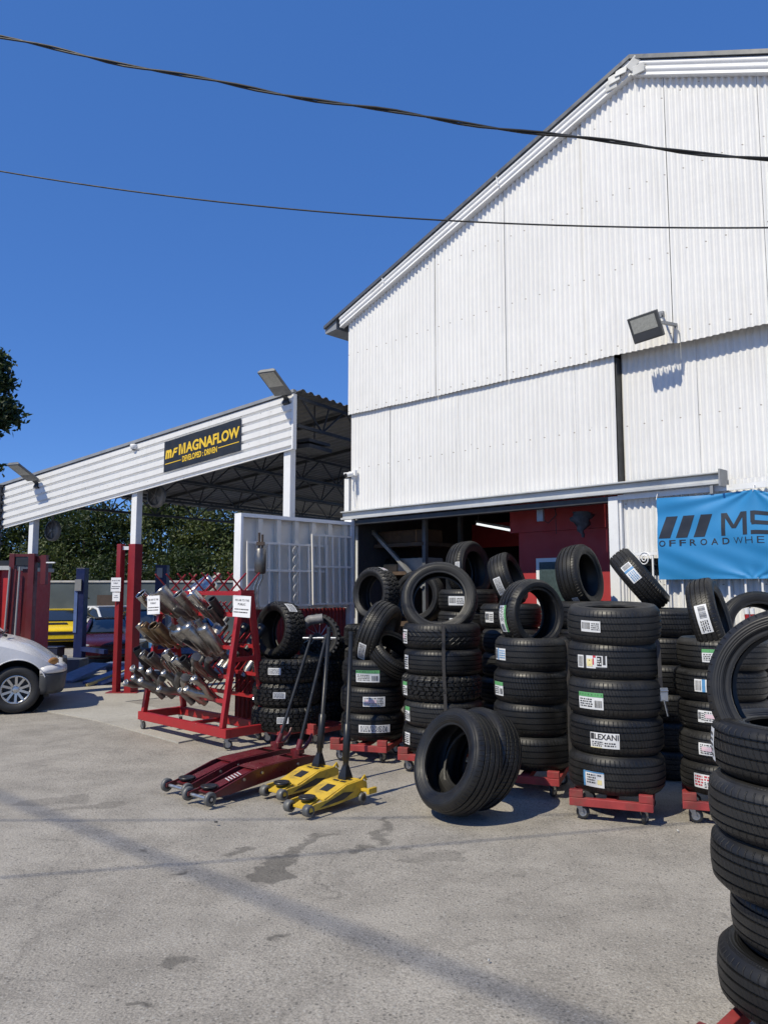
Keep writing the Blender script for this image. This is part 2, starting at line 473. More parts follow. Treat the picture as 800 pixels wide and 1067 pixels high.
# ------------------------------------------------------------------ the stacks
G = 'car tyres stacked and propped outside the workshop'
S4 = 'in the front stack with bare top'
stack(636, 6.25, .185, .362, .238, .284, [
    ('rib', 'tyre with blue edged label', ('blue', -.48, -.30, .10, .17)),
    ('asy', 'tyre with long lettered label', ('lex', -.24, -.28, .12, .22, 'LEXANI')),
    ('rib', 'tyre with green topped label', ('green', -.52, -.28, .16, .21)),
    ('rib', 'tyre with mixed stickers', [('mixed', -.48, -.20, .14, .25)]),
    ('rib', 'tyre with white barcode label', ('barcode', -.50, -.14, .16, .165), .0, (.0, -.02), (-.02, -.075, 1))], S4, G)
S3 = 'in the four tyre stack behind the leaning pair'
stack(552, 7.0, .185, .338, .215, .28, [
    ('rib', 'unlabelled ribbed tyre', None), ('rib', 'unlabelled ribbed tyre', None),
    ('asy', 'green stickered tyre', ('green', -1.02, -.30, .12, .14)),
    ('rib', 'tyre with blue barred sticker', ('bluebar', -1.0, -.2, .16, .16))], S3, G)
S2 = 'in stack under the big upright hoop'
stack(459, 7.8, .16, .395, .25, .247, [
    ('rib', 'ribbed tyre with side sticker', ('plain', -1.05, -.2, .25, .1)), ('rib', 'ribbed tyre with green side sticker', ('green', -1.1, -.3, .25, .1)),
    ('lug', 'chunky block tread tyre', ('green', -1.1, -.3, .22, .09)), ('rib', 'ribbed tyre with pale side sticker', ('plain', -1.15, -.3, .25, .09)),
    ('vee', 'arrow patterned tyre', ('pink', -1.15, -.3, .25, .1))], S2, G)
S1 = 'in three tyre stack behind the jack handles'
stack(389, 8.3, .185, .332, .21, .272, [
    ('rib', 'ribbed tyre with long white label', ('plain', .05, -.16, .12, .33)), ('asy', 'tyre with pink tinted label', ('pink', .05, -.2, .16, .23)),
    ('rib', 'tyre with green topped label', ('green', -.2, -.3, .14, .25))], S1, G)
S6 = 'in stack beside the nearest stack'
stack(746, 6.15, .185, .345, .225, .233, [
    ('rib', 'tyre with red printed label', ('red', -.36, -.26, .18, .26)), ('rib', 'tyre with barcode and pinkish label', ('pink', -.24, -.2, .18, .24)),
    ('rib', 'tyre with two white labels', [('barcode', -.50, -.18, .2, .05), ('pink', -.18, -.16, .2, .19)]), ('asy', 'tyre with pale blue label', ('bluebar', -.26, -.2, .2, .2)),
    ('rib', 'tyre with green topped label', ('green', -.16, -.24, .18, .19))], S6, G)
S7 = 'in the nearest stack at the right edge'
stack(827, 3.0, .185, .33, .21, .208, [
    ('rib', 'dusty ribbed tyre', None, .01, (.0, .0)), ('rib', 'narrow ribbed tyre set back', None, -.03, (.03, .03)), ('asy', 'brown stained tyre', None, .004, (-.015, 0)),
    ('rib', 'closely grooved tyre', None, .01, (-.012, -.01)), ('asy', 'tyre with white edge sticker', ('plain', -1.38, -.3, .3, .1), .004, (.012, .01))], S7, G)
# rear rows
stack(389, 9.35, .0, .35, .22, .262, [('lug', 'chunky tyre', None)] * 5 + [], 'in stack behind the three tyre stack', G)
stack(486, 9.2, .0, .352, .22, .247, [('rib', 'rear tyre', None)] * 5 + [('rib', 'blue labelled rear tyre', ('bluebar', -.38, -.28, .16, .17)), ('rib', 'white labelled rear tyre', ('barcode', -.40, -.24, .18, .2))], 'in tall stack behind the big upright hoop', G)
stack(531, 8.5, .0, .33, .21, .262, [('rib', 'rear tyre', None)] * 5 + [('rib', 'rear tyre with small white sticker', ('barcode', -.75, -.25, .18, .12))], 'in stack behind the four tyre stack', G)
stack(612, 8.0, .0, .335, .21, .268, [('rib', 'rear tyre', None)] * 5 + [('rib', 'rear tyre mostly hidden', None)], 'in stack behind the front label stack', G)
stack(690, 7.45, .0, .335, .21, .258, [('rib', 'shaded tyre', None)] * 4 + [('rib', 'shaded tyre with dim side', None), ('asy', 'shaded tyre with small white sticker', ('barcode', -.72, -.25, .2, .09))], 'in dark stack between the two labelled stacks', G)
stack(797, 7.2, .0, .35, .22, .25, [('rib', 'hidden tyre', None)] * 5, 'in stack below the banner at the right', G)
stack(300, 9.15, .13, .40, .24, .27, [('lug', 'big mud tyre with grey label', ('plain', -.1, -.1, .16, .13)), ('lug', 'big mud tyre with white label', ('plain', -.2, -.1, .16, .14)), ('lug', 'big mud tyre with square label', ('plain', -.35, -.12, .16, .15))], 'in stack between red rack and fence', G)
stack(340, 9.75, .13, .33, .2, .25, [('lug', 'dark tyre', None)] * 4, 'in shaded stack at the fence corner', G)

# propped, standing and leaning tyres
def ltyre(u, Y, a, R, r, w, kind, label):
    a = Vector(a).normalized(); c = math.sqrt(1 - a.z ** 2)
    return tyre(((u - 400) / F * Y, Y, R * c + w * .42 * abs(a.z) - .006), a, R, r, w, kind, label, G)
def ptyre(u, v, Y, axis, R, r, w, kind, label, lab=None): return tyre(at(u, v, Y), axis, R, r, w, kind, label, G, lab=lab)
ptyre(457.5, 625, 7.8, (-.12, -.90, .30), .385, .262, .225, 'rib', 'big tyre standing upright like a hoop, rear tyres seen through it', ('plain', (-1, 0, -.25), -.3, .2, .1))
ptyre(394, 660, 8.3, (.87, -.30, -.36), .35, .215, .25, 'rib', 'tyre leaning on edge with white label on three tyre stack', ('plain', (-.72, -.62, -.42), -.22, .12, .22))
ptyre(410, 682, 8.2, (.55, -.45, .75), .30, .2, .2, 'asy', 'tyre lying tilted inside the stack under the leaning labelled tyre')
ptyre(392, 619, 9.35, (-.72, -.68, .06), .325, .215, .25, 'lug', 'block tread tyre standing behind the leaning labelled tyre, nearest the door post', ('pink', 1.25, -.1, .2, .1))
ptyre(488, 594, 9.2, (.74, -.62, .10), .345, .215, .25, 'rib', 'tyre standing on tall rear stack under the tube light', ('plain', (-.9, -.4, .05), .2, .42, .09))
ptyre(437, 622, 9.6, (-.5, -.85, .1), .33, .225, .22, 'asy', 'rear tyre seen through the hoop of the big upright tyre')
ptyre(529, 604, 8.5, (.84, -.42, .34), .30, .2, .23, 'rib', 'tilted tyre with long white label below the red office window', ('plain', (-.55, -.8, -.3), -.3, .05, .2))
ptyre(553, 640, 7.0, (.50, -.86, .03), .318, .218, .245, 'vee', 'tyre with green label standing on the four tyre stack', ('green', (-.92, -.38, -.12), -.22, .14, .24))
ptyre(604, 601, 8.0, (.76, -.62, .16), .335, .222, .25, 'rib', 'tyre standing before the red wall with hole facing right', ('plain', (-.3, -.6, -.8), -.05, .2, .12))
ptyre(666, 604, 7.45, (.70, -.28, .60), .335, .225, .225, 'asy', 'tyre tipped far left with blue and white label against the white wall', ('bluebar', -.30, -.22, .2, .2))
ptyre(741, 646, 6.15, (.82, -.50, .24), .335, .215, .21, 'rib', 'tyre with large grey label standing in stack below the banner', ('barcode', -.06, -.22, .2, .22))
ptyre(790, 658, 7.0, (-.1, -.97, .22), .36, .24, .22, 'asy', 'large tyre standing under banner with red handles inside')
ptyre(829, 720, 3.02, (-.50, -.80, .12), .318, .222, .2, 'asy', 'tyre propped upright on the nearest stack, cut by the photo edge')
ptyre(292, 657, 9.15, (-.70, -.70, .1), .34, .225, .29, 'lug', 'mud tyre with white label standing at the end of the exhaust rack', ('plain', .95, -.1, .3, .15))
ltyre(474, 6.08, (-.78, -.50, .34), .395, .255, .28, 'rib', 'front tyre of the pair leaning on the ground by yellow jacks')
ltyre(495, 6.25, (-.78, -.50, .40), .39, .255, .26, 'asy', 'rear tyre of the leaning pair, resting on the four tyre stack')
for (u, Y, lb) in ((636, 6.25, 'red wooden dolly with two wheels showing under the front label stack'), (552, 7.0, 'red dolly in shade behind the leaning pair of tyres'),
                   (459, 7.8, 'red dolly mostly hidden under the big hoop stack'), (389, 8.3, 'red dolly on casters under three tyre stack'), (746, 6.15, 'red dolly under the stack with red printed label'),
                   (824, 2.98, 'scuffed red dolly at lower right corner under the nearest stack')):
    X = (u - 400) / F * Y
    dolly(X - (.09 if u == 824 else .06), Y - (.17 if u == 824 else .09), {389: -.3, 824: -.80}.get(u, -.36), lb)
dolly((330 - 400) / F * 9.4, 9.2, -.7, 'red dolly beside the right end of exhaust rack')
dolly((300 - 400) / F * 9.15, 9.15, -.75, 'red dolly beneath the mud tyres behind exhaust rack')
def front(u, Y, R): # point on the near face of a stack at pixel column u
    X = (u - 400) / F * Y; return X, Y
x2 = (459 - 400) / F * 7.8
strap([(x2, 7.8 - .41, .16), (x2 + .005, 7.8 - .408, .6), (x2 - .01, 7.8 - .408, 1.0), (x2 - .01, 7.8 - .412, 1.385), (x2 - .01, 7.6, 1.392)], 'dark strap running down the front of the hoop stack')
x4 = (636 - 400) / F * 6.25
strap([(x4 + .30, 6.05, .95), (x4 + .285, 6.02, 1.05), (x4 + .28, 6.02, 1.30), (x4 + .2, 6.05, 1.54)], 'dark strap with metal buckle at the right side of the front label stack', buckle=(x4 + .31, 6.03, .92))
x3 = (552 - 400) / F * 7.0
strap([(x3 + .275, 6.79, .2), (x3 + .27, 6.785, 1.0), (x3 + .26, 6.785, 1.27), (x3 + .2, 6.85, 1.275)], 'dark strap down the right side of four tyre stack')
# ------------------------------------------------------------------ white painted corrugated iron
def corr_paint(name, col=(.76, .76, .755), axis=0, pitch=.0676):
    m, nt, b = new_mat(name); co = objco(nt)
    big = noise(nt, co, .55, 5, .6)
    base = ramp(nt, big, [(.3, tuple(c * .93 for c in col)), (.62, col)]).outputs[0]
    sep = N(nt, 'ShaderNodeSeparateXYZ'); L(nt, co, sep.inputs[0])
    st = N(nt, 'ShaderNodeMapping'); L(nt, co, st.inputs[0]); st.inputs['Scale'].default_value = (7, 7, .55)
    streak = ramp(nt, noise(nt, st.outputs[0], 2.2, 6, .7), [(.48, 0.), (.76, .30)]).outputs[0]
    base = mixc(nt, streak, base, (.50, .49, .46))
    # chips, nail heads and scratches
    vo = N(nt, 'ShaderNodeTexVoronoi'); vo.inputs['Scale'].default_value = 4.2; L(nt, co, vo.inputs['Vector'])
    spot = mth(nt, 'LESS_THAN', vo.outputs['Distance'], .05)
    spot = mth(nt, 'MULTIPLY', spot, mth(nt, 'GREATER_THAN', noise(nt, co, 1.1, 2), .53))
    base = mixc(nt, mth(nt, 'MULTIPLY', spot, .55), base, (.2, .19, .18))
    rows = mth(nt, 'LESS_THAN', mth(nt, 'FRACT', mth(nt, 'MULTIPLY', sep.outputs[2], 1.13)), .014)
    dots = mth(nt, 'LESS_THAN', mth(nt, 'FRACT', mth(nt, 'MULTIPLY', sep.outputs[0], 1 / (3 * pitch))), .07)
    base = mixc(nt, mth(nt, 'MULTIPLY', mth(nt, 'MULTIPLY', rows, dots), .8), base, (.22, .19, .16))
    chip = ramp(nt, noise(nt, co, 14, 5, .75), [(.70, 0.), (.73, .5)]).outputs[0]
    base = mixc(nt, chip, base, (.56, .55, .53))
    L(nt, base, b.inputs['Base Color'])
    b.inputs['Roughness'].default_value = .5; b.inputs['Specular IOR Level'].default_value = .3
    bump(nt, b, noise(nt, co, 3.2, 4), .25, .03)
    return m
WALLM = corr_paint('white_corrugated')
WHITE = M('white_paint', (.78, .785, .79), .45, var=.05, scale=3, dirt=(.42, .40, .37), dirt_amt=.35, dscale=3)
GREYM = M('grey_metal', (.30, .31, .32), .5, .3, var=.15, dirt=(.14, .13, .12))
DARKM = M('dark_metal', (.045, .047, .05), .5, .2, var=.2)
BLACKP = M('black_plastic', (.018, .018, .02), .45, var=.2)

DENT = random.Random(3)
def corr_sheet(mb, x0, x1, bot, top, d, amp=.0135, pitch=.0676, per=6, rows=9, dent=.006, m=0):
    """vertical corrugations in the plane x,z at depth d, front towards -y"""
    n = max(2, int(round((x1 - x0) / pitch * per))); ph = DENT.uniform(0, 6)
    bumps = [(DENT.uniform(x0, x1), DENT.random(), DENT.uniform(.25, .7), DENT.uniform(-1, 1) * dent) for _ in range(int((x1 - x0) * 3) + 1)]
    vs = []; fs = []
    for i in range(n + 1):
        x = x0 + (x1 - x0) * i / n; b = bot(x); t = top(x)
        for j in range(rows + 1):
            q = j / rows; z = b + (t - b) * q; y = d + amp * math.sin(2 * PI * x / pitch)
            for bx, bq, br, ba in bumps: y += ba * math.exp(-((x - bx) ** 2 + ((q - bq) * 2) ** 2) / br ** 2)
            vs.append((x, y, z))
    for i in range(n):
        for j in range(rows): fs.append((i * (rows + 1) + j, (i + 1) * (rows + 1) + j, (i + 1) * (rows + 1) + j + 1, i * (rows + 1) + j + 1))
    mb.add(vs, fs, m, True)

B = thing('corrugated_building', 'white corrugated iron workshop with steep gable and open doorway full of tyres', 'building', MBLD)
# gable line from the picture, rake overhang .25 m in front of the wall
OV = -.11
eL = wl(338, 340, OV); ap = wl(656, 57, OV); eR0 = wl(800, 51, OV)
SL = (ap[1] - eL[1]) / (ap[0] - eL[0]); WID = ap[0] * 2
SR = (eR0[1] - ap[1]) / (eR0[0] - ap[0])
XR = 2 * ap[0] - .25                                  # right corner of the front wall
def roofz(x): return ap[1] + (x - ap[0]) * (SL if x < ap[0] else SR)
DEEP = 12.0
sm = [wl(360, 431), wl(452, 411), wl(527, 394), wl(641, 368), wl(720, 351), wl(800, 333)]
def seam(x):
    for (a, za), (c, zc) in zip(sm[:-1], sm[1:]):
        if x <= c or c == sm[-1][0]: return za + (zc - za) * (x - a) / (c - a)
cuts_u = [361, 453, 527, 611]
cuts = [0.0] + [wl(u, 300)[0] for u in cuts_u[1:]] + [wl(700, 300)[0], wl(800, 300)[0], 6.3, 7.6, XR]
mb = MB()
for i, (a, c) in enumerate(zip(cuts[:-1], cuts[1:])):
    off = DENT.uniform(-.012, .012); zz = DENT.uniform(-.006, .006)
    corr_sheet(mb, a + .0025, c - .0025, lambda x: seam(x) + zz + .002 * math.sin(x * 9) - .03, lambda x: roofz(x) - .12, off - .004 * (i % 2))
mb.build('upper_wall', WALLM, B, fix=False)
# hung door panel at the left, fixed panel at the right set back
dl = wl(363, 541); dr = wl(643, 513)
doorx = wl(641, 440, .02)[0]
hz = (dl[1] + dr[1]) / 2                                # underside of the hung door
mb = MB()
cl = [0.02] + [wl(u, 460)[0] for u in (405, 476, 599)] + [doorx]
for i, (a, c) in enumerate(zip(cl[:-1], cl[1:])):
    corr_sheet(mb, a + .0018, c - .0018, lambda x: hz + .02, lambda x: seam(x) + .05, .035 + .004 * (i % 2), rows=6)
mb.build('hung_door_panel', WALLM, B, fix=False)
tz0 = wl(748, 509, -.1)[1]
mb = MB()
for i, (a, c) in enumerate(((doorx + .02, wl(722, 440)[0]), (wl(722, 440)[0], wl(800, 400)[0] + .1), (wl(800, 400)[0] + .1, 6.6), (6.6, XR))):
    corr_sheet(mb, a, c, lambda x: hz - .0, lambda x: seam(x) + .04, .15 + .004 * (i % 2), rows=6)
mb.box(doorx - .01, doorx + .014, .06, .16, hz, seam(doorx) - .03, 1)  # dark strip standing in for the shadowed gap at the door edge
mb.build('fixed_wall_panel', [WALLM, DARKM], B, fix=False)
# door track across the opening
x_t0 = -.06; x_t1 = wl(750, 505, -.12)[0]
mb = MB()
mb.prism([(x_t0, hz - .02), (x_t1, hz - .02), (x_t1, hz + .012), (x_t0, hz + .012)], -.09, -.005)
mb.prism([(x_t0, hz + .014), (x_t1, hz + .014), (x_t1, hz + .085), (x_t0, hz + .085)], -.05, -.005)
mb.prism([(x_t0, hz + .087), (x_t1, hz + .087), (x_t1, hz + .105), (x_t0, hz + .105)], -.10, -.005)
mb.build('door_track', M('track_paint', (.52, .53, .53), .45, .2, var=.12, dirt=(.2, .19, .17), dirt_amt=.5), B, bevel=.004)
mb = MB(); mb.box(x_t1 + .002, x_t1 + .02, -.16, .03, hz - .05, hz + .12); mb.bar((x_t1 - .1, -.07, hz - .03), (x_t1 - .1, -.07, hz - .11), .03)
mb.build('track_bracket', GREYM, B)
x_j = wl(636, 560)[0]
mb = MB(); mb.box(.0, x_j, -.03, .10, hz - .10, hz - .035); mb.build('lintel', DARKM, B)
# right side below the track
px0 = wl(636, 570)[0]; px1 = wl(646, 570)[0]
mb = MB(); mb.box(px0, px1, -.03, .14, 0, hz - .04); mb.box(px1 + .002, px1 + .03, -.005, .12, 0, hz - .04); mb.build('door_post', WHITE, B, bevel=.006)
w_top = wl(665, 582)[1]; w_bot = wl(665, 602)[1] + .02
mb = MB(); corr_sheet(mb, px1 + .035, XR, lambda x: w_top, lambda x: hz + .03, .05, rows=5); corr_sheet(mb, px1 + .035, XR, lambda x: 0, lambda x: w_bot, .05, rows=5)
mb.build('lower_wall', WALLM, B, fix=False)
mb = MB(); mb.box(px1 + .035, XR - .05, .10, .12, w_bot - .2, w_top + .05); mb.build('window_strip', M('window_dark', (.012, .015, .018), .12, var=.3), B)
mb = MB(); mb.box(px1 - .0, XR, -.025, -.008, hz - .085, hz - .03); mb.build('flashing', WHITE, B)
mb = MB()
gx = px1 + .06; k = 0
while gx < XR - .1:
    mb.box(gx, gx + .018, -.03, -.012, .3, w_top + .06); gx += .155; k += 1
for zz in (w_top + .03, .5): mb.box(px1 + .05, XR - .1, -.034, -.016, zz, zz + .03)
sx = wl(673, 590)[0]; szz = wl(673, 591)[1]
for sg in (1, -1):   # scroll work
    pts = []
    for i in range(26):
        a = i / 25 * 4.2 * PI; rr = .07 * (1 - i / 25) + .01
        pts.append((sx + sg * .0 + rr * math.cos(a) * .9, -.035, szz + sg * .085 + sg * rr * math.sin(a)))
    mb.tube(pts, .007, 6)
mb.build('window_grille', WHITE, B)
# eaves, rakes and roof
ROOFM = M('roof_metal', (.15, .155, .16), .45, .6, var=.15, dirt=(.16, .14, .12), dirt_amt=.4, dscale=1.5)
def rake(x0, x1, z_off0, z_off1, y0, y1, name, mt, bev=0):
    mb = MB()
    mb.prism([(x0, roofz(x0) + z_off0), (x1, roofz(x1) + z_off0), (x1, roofz(x1) + z_off1), (x0, roofz(x0) + z_off1)], y0, y1)
    return mb
xa = ap[0]; xl = eL[0]; xr = 2 * xa - xl
mb = MB()
for x0, x1 in ((xl, xa - .001), (xa + .001, xr)):
    b_ = rake(x0, x1, -.048, 0, OV - .02, DEEP, '', None); mb.add(b_.v, b_.f)
mb.build('roof', ROOFM, B)
mb = MB()
for x0, x1 in ((-.10, xa - .002), (xa + .002, XR + .10)):
    for (a, c, y0, y1) in ((-.30, -.05, OV + .04, OV + .065), (-.30, -.05, OV + .09, -.02)):
        pass
    # rolled rake flashing: three half-round ribs stepping back to the wall
    sl = (roofz(x1) - roofz(x0)) / (x1 - x0); nrm = Vector((-sl, 0, 1)).normalized()
    rings = []
    prof = []
    for i in range(25):
        q = i / 24; dz = -.050 - .155 * q
        yy = OV + .012 + .02 * q - .016 * abs(math.sin(q * PI * 2.5))
        prof.append((yy, dz))
    prof += [(-.01, -.205), (-.01, -.052)]
    for x in (x0, x1): rings.append([(x, y, roofz(x) + dz / math.cos(math.atan(sl)) * 1.0) for y, dz in prof])
    mb.loft(rings, 0, False)
mb.build('rake_flashing', WHITE, B)
mb = MB()
for i in range(6):
    x = xa + .10 - .07 * i + RND.uniform(-.02, .02); z = roofz(x) - .09 - RND.uniform(0, .14)
    T = Matrix.Translation((x, OV - .0 + RND.uniform(-.015, .01), z)) @ Matrix.Rotation(RND.uniform(-.8, .8), 4, 'Y') @ Matrix.Rotation(RND.uniform(-.4, .4), 4, 'X')
    mb.box(-.07, .07, -.006, .006, -.05, .05, 0, T)
mb.build('ridge_patch', M('crumpled_tape', (.62, .62, .60), .5, var=.15), B, bevel=.012)
mb = MB(); mb.prism([(xl - .01, roofz(xl) - .05), (xl + .26, roofz(xl + .26) - .05), (xl + .26, roofz(xl) - .10), (xl + .0, roofz(xl) - .12)], OV + .02, DEEP); mb.build('eave', GREYM, B)
mb = MB()
for x, ln in ((wl(398, 283, OV)[0], .10), (wl(517, 176, OV)[0], .16)):
    mb = MB(); mb.bar((x, OV - .004, roofz(x) - .02), (x + .03, OV + .0, roofz(x) - .02 - ln), .025, .012); mb.build('flashing_tab', WHITE, B)
# outer walls, interior
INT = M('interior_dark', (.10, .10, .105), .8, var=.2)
mb = MB()
zc = roofz(0) - .12
mb.box(0, .05, .16, DEEP - .1, 0, zc, 0); mb.box(XR - .05, XR, .16, DEEP - .1, 0, zc, 0)
mb.prism([(0, 0), (XR, 0), (XR, zc), (xa, ap[1] - .1), (0, zc)], DEEP - .09, DEEP - .04)
mb.build('outer_wall', M('wall_paint_aged', (.55, .56, .57), .6, var=.1), B)
mb = MB(); mb.box(.053, .075, .165, DEEP - .12, 0, hz + .88); mb.box(XR - .075, XR - .053, .165, DEEP - .12, 0, hz + .88); mb.build('shade_lining', M('shade_lining_dark', (.045, .045, .048), .8), B)  # dark sheets added so the side walls look shaded inside
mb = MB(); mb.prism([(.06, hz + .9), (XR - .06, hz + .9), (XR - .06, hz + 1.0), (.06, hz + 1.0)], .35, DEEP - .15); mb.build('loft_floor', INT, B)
# left jamb column with the sun-struck face
mb = MB(); mb.box(.05, .20, -.11, -.035, 0, hz - .03); mb.build('corner_column', WHITE, B, bevel=.008)
mb = MB(); mb.box(-.10, -.003, .02, .12, 0, hz + .62); mb.build('corner_strip', WHITE, B)
# red office inside
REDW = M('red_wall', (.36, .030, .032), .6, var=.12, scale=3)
ro = .62
rx0 = wl(541, 590, ro)[0]; rx1 = px0 - .0
mb = MB()
mb.box(rx0, rx1 + .3, ro, ro + 2.6, 0, hz - .32); mb.box(rx0 - .12, rx1 + .3, ro - .025, ro + 2.5, hz - .318, hz + .4)
mb.build('red_office', REDW, B)
wx0 = wl(560, 600, ro)[0]; wx1 = wl(601, 600, ro)[0]; wz1 = wl(560, 582, ro)[1]
mb = MB(); mb.box(wx0, wx1, ro - .03, ro - .002, .9, wz1); wf = mb.build('office_window', WHITE, B)
mb = MB(); mb.box(wx0 + .05, wx1 - .05, ro - .036, ro - .032, .95, wz1 - .05); mb.build('blind', M('blind_green', (.05, .075, .075), .4, var=.3, scale=30), wf)
mb = MB(); mb.box(.3, rx0 - .14, 2.6, 2.7, hz - .35, hz + .05); mb.build('red_beam', REDW, B)
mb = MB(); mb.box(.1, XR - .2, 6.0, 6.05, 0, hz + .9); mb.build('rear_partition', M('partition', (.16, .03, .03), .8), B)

# tube light (lit in the photo)
a = MBLD @ Vector((*([wl(497, 546, 1.3)[0], 1.3]), wl(497, 546, 1.3)[1])); c = MBLD @ Vector((wl(540, 554, .75)[0], .75, wl(540, 554, .75)[1]))
t = thing('tube_light', 'lit white fluorescent tube hanging in the dark doorway', 'lamp', Matrix.Translation(a))
mb = MB(); mb.tube([(0, 0, 0), tuple(c - a)], .016, 10); mb.build('tube', M('tube_glow', (.8, .8, .8), .4, emit=(.95, 1., 1.), es=1.0), t)
mb = MB(); mb.bar((0, 0, .035), tuple(c - a + Vector((0, 0, .035))), .06, .03); mb.tube([(.02, 0, .04), (.02, 0, .45)], .004, 5); mb.build('fitting', GREYM, t)
p = MBLD @ Vector((wl(563, 534, .12)[0], .12, wl(563, 534, .12)[1]))
mb = MB(); mb.box(-.045, .045, -.02, .02, -.11, .11); o = mb.build('switch_box', GREYM, bevel=.006, T=Matrix.Translation(p) @ Matrix.Rotation(BROT, 4, 'Z')); tag(o, 'small grey switch box under the door track', 'switch box')
# hanging bag under the lintel and loose cables
p = MBLD @ Vector((wl(606, 545, .3)[0], .3, 0)); z0 = wl(606, 533, .3)[1]; z1 = wl(606, 560, .3)[1]
mb = MB(); nseg = 14; rings = []
for i in range(9):
    q = i / 8; rad = (.075 + .05 * math.sin(q * 5)) * (1 - q) ** .7 + .014
    rings.append([(rad * math.cos(2 * PI * k / nseg) * (1 + .3 * math.sin(k * 2.3 + i * 1.7)) + .02 * math.sin(i * 1.9), rad * .6 * math.sin(2 * PI * k / nseg) * (1 + .15 * math.cos(k * 3.1)), z0 + (z1 - z0) * q - .12 * 0) for k in range(nseg)])
mb.loft(rings); o = mb.build('hanging_bag', M('grey_net', (.07, .075, .085), .7, var=.4, scale=18), T=Matrix.Translation((p.x, p.y, 0)))
tag(o, 'dark grey net bag hanging under the door track in front of red wall', 'bag')
p = MBLD @ Vector((wl(578, 550, .25)[0], .25, 0)); zt = wl(578, 528, .25)[1]
mb = MB(); mb.tube([(0, 0, zt), (.02, 0, zt - .1), (-.08, 0, zt - .2), (-.16, .02, zt - .14), (-.2, .02, zt)], .006, 6); mb.tube([(.01, 0, zt), (.015, 0, zt - .33)], .004, 6)
o = mb.build('loose_cable', BLACKP, T=Matrix.Translation((p.x, p.y, 0))); tag(o, 'thin black cable looping down from the door track', 'cable')
# storage rack inside the doorway
t = thing('storage_rack', 'grey steel storage rack with diagonal braces just inside the doorway', 'rack', MBLD)
RK = M('rack_grey', (.14, .15, .16), .5, .4, var=.15)
xA = wl(374, 600, .5)[0]; xB = wl(443, 600, .5)[0]
mb = MB()
for y in (.5, 1.3):
    for x in (xA, xB): mb.box(x - .03, x + .03, y - .03, y + .03, 0, hz + .05)
mb.build('upright', RK, t)
mb = MB(); mb.bar((xA + .32, .46, hz - .15), (wl(441, 612, .46)[0], .46, wl(441, 612, .46)[1]), .05, .05); mb.build('brace', M('pale_pipe', (.38, .38, .37), .4, .5), t)
mb = MB(); mb.bar((xA, .48, hz - .6), (xA + .3, .48, hz - .2), .03); mb.bar((xA, .48, hz - .35), (xA + .35, .48, hz - .75), .03); mb.build('side_brace', RK, t)
zsh = wl(443, 595, .5)[1]
for z in (zsh, zsh - .75, .3, zsh + .42):
    mb = MB(); mb.box(xA, xB, .47, 1.32, z - .05, z); mb.build('shelf', M('shelf_wood', (.09, .06, .04), .7, var=.3), t)
def boxy(x0, x1, y0, y1, z0, z1, name, lab, cat, mt, r=.02):
    mb = MB(); mb.box(0, x1 - x0, 0, y1 - y0, 0, z1 - z0); mb.box((x1 - x0) * .42, (x1 - x0) * .58, -.002, y1 - y0 + .002, (z1 - z0) * .55, z1 - z0 + .002)
    o = mb.build(name, mt, bevel=r, T=MBLD @ Matrix.Translation((x0, y0, z0))); tag(o, lab, cat); return o
CARD = M('cardboard', (.34, .23, .13), .8, var=.12)
boxy(xA + .42, xA + .72, .6, .95, zsh, zsh + .12, 'cardboard_box', 'small flat carton on the middle shelf inside doorway', 'box', CARD)
boxy(xA + .74, xB - .04, .6, .95, zsh, zsh + .2, 'cardboard_box', 'pale carton at the right end of middle shelf inside doorway', 'box', M('pale_card', (.36, .34, .31), .8))
boxy(xA + .25, xB - .05, .55, .95, zsh + .42, zsh + .62, 'timber_bundle', 'brown timber bundle on the top shelf inside doorway', 'timber', M('timber', (.09, .05, .025), .7, var=.3))
mb = MB()
for i in range(5): mb.tube([(.09 * i, 0, .1), (.09 * i + .03, .02, .2 + .05 * (i % 3)), (.09 * i + .1, 0, .12)], .05, 10)
o = mb.build('tarpaulin_bundle', BLACKP, T=MBLD @ Matrix.Translation((xA + .1, .75, zsh - .04))); tag(o, 'dark crumpled bundle on the shelf inside doorway', 'bundle')
boxy(wl(466, 600, .9)[0], wl(466, 600, .9)[0] + .25, .85, 1.1, .0, wl(462, 601, .9)[1], 'cardboard_box', 'tall tan carton glimpsed through the hoop tyre', 'box', CARD)

# ------------------------------------------------------------------ wall floodlight and cameras
def floodlight(label, T, w=.33, h=.26):
    t = thing('floodlight', label, 'lamp', T)
    mb = MB(); mb.box(-w / 2, w / 2, .0, .045, -h / 2, h / 2)
    k = -w / 2 + .02
    while k < w / 2: mb.box(k, k + .008, .046, .085, -h / 2 + .02, h / 2 - .0); k += .028
    mb.build('housing', M('lamp_housing', (.10, .105, .11), .5, .4, var=.15), t, bevel=.005)
    mb = MB(); mb.box(-w / 2 + .03, w / 2 - .03, -.006, -.001, -h * .12, h / 2 - .025); mb.build('lens', M('lamp_lens', (.42, .42, .38), .3, var=.15, scale=40), t)
    mb = MB(); mb.box(-w / 2 + .02, w / 2 - .02, -.008, -.001, -h / 2 + .015, -h * .14); mb.build('driver_cover', M('lamp_cover', (.06, .065, .075), .4), t)
    return t
fs, fz = wl(672, 341, -.30)
T = MBLD @ Matrix.Translation((fs, -.30, fz)) @ Matrix.Rotation(.05, 4, 'Z') @ Matrix.Rotation(math.radians(26), 4, 'X') @ Matrix.Rotation(math.radians(-5), 4, 'Y')
fl = floodlight('grey square floodlight on the white gable wall above the banner', T, .325, .275)
inv = T.inverted() @ MBLD
mb = MB()
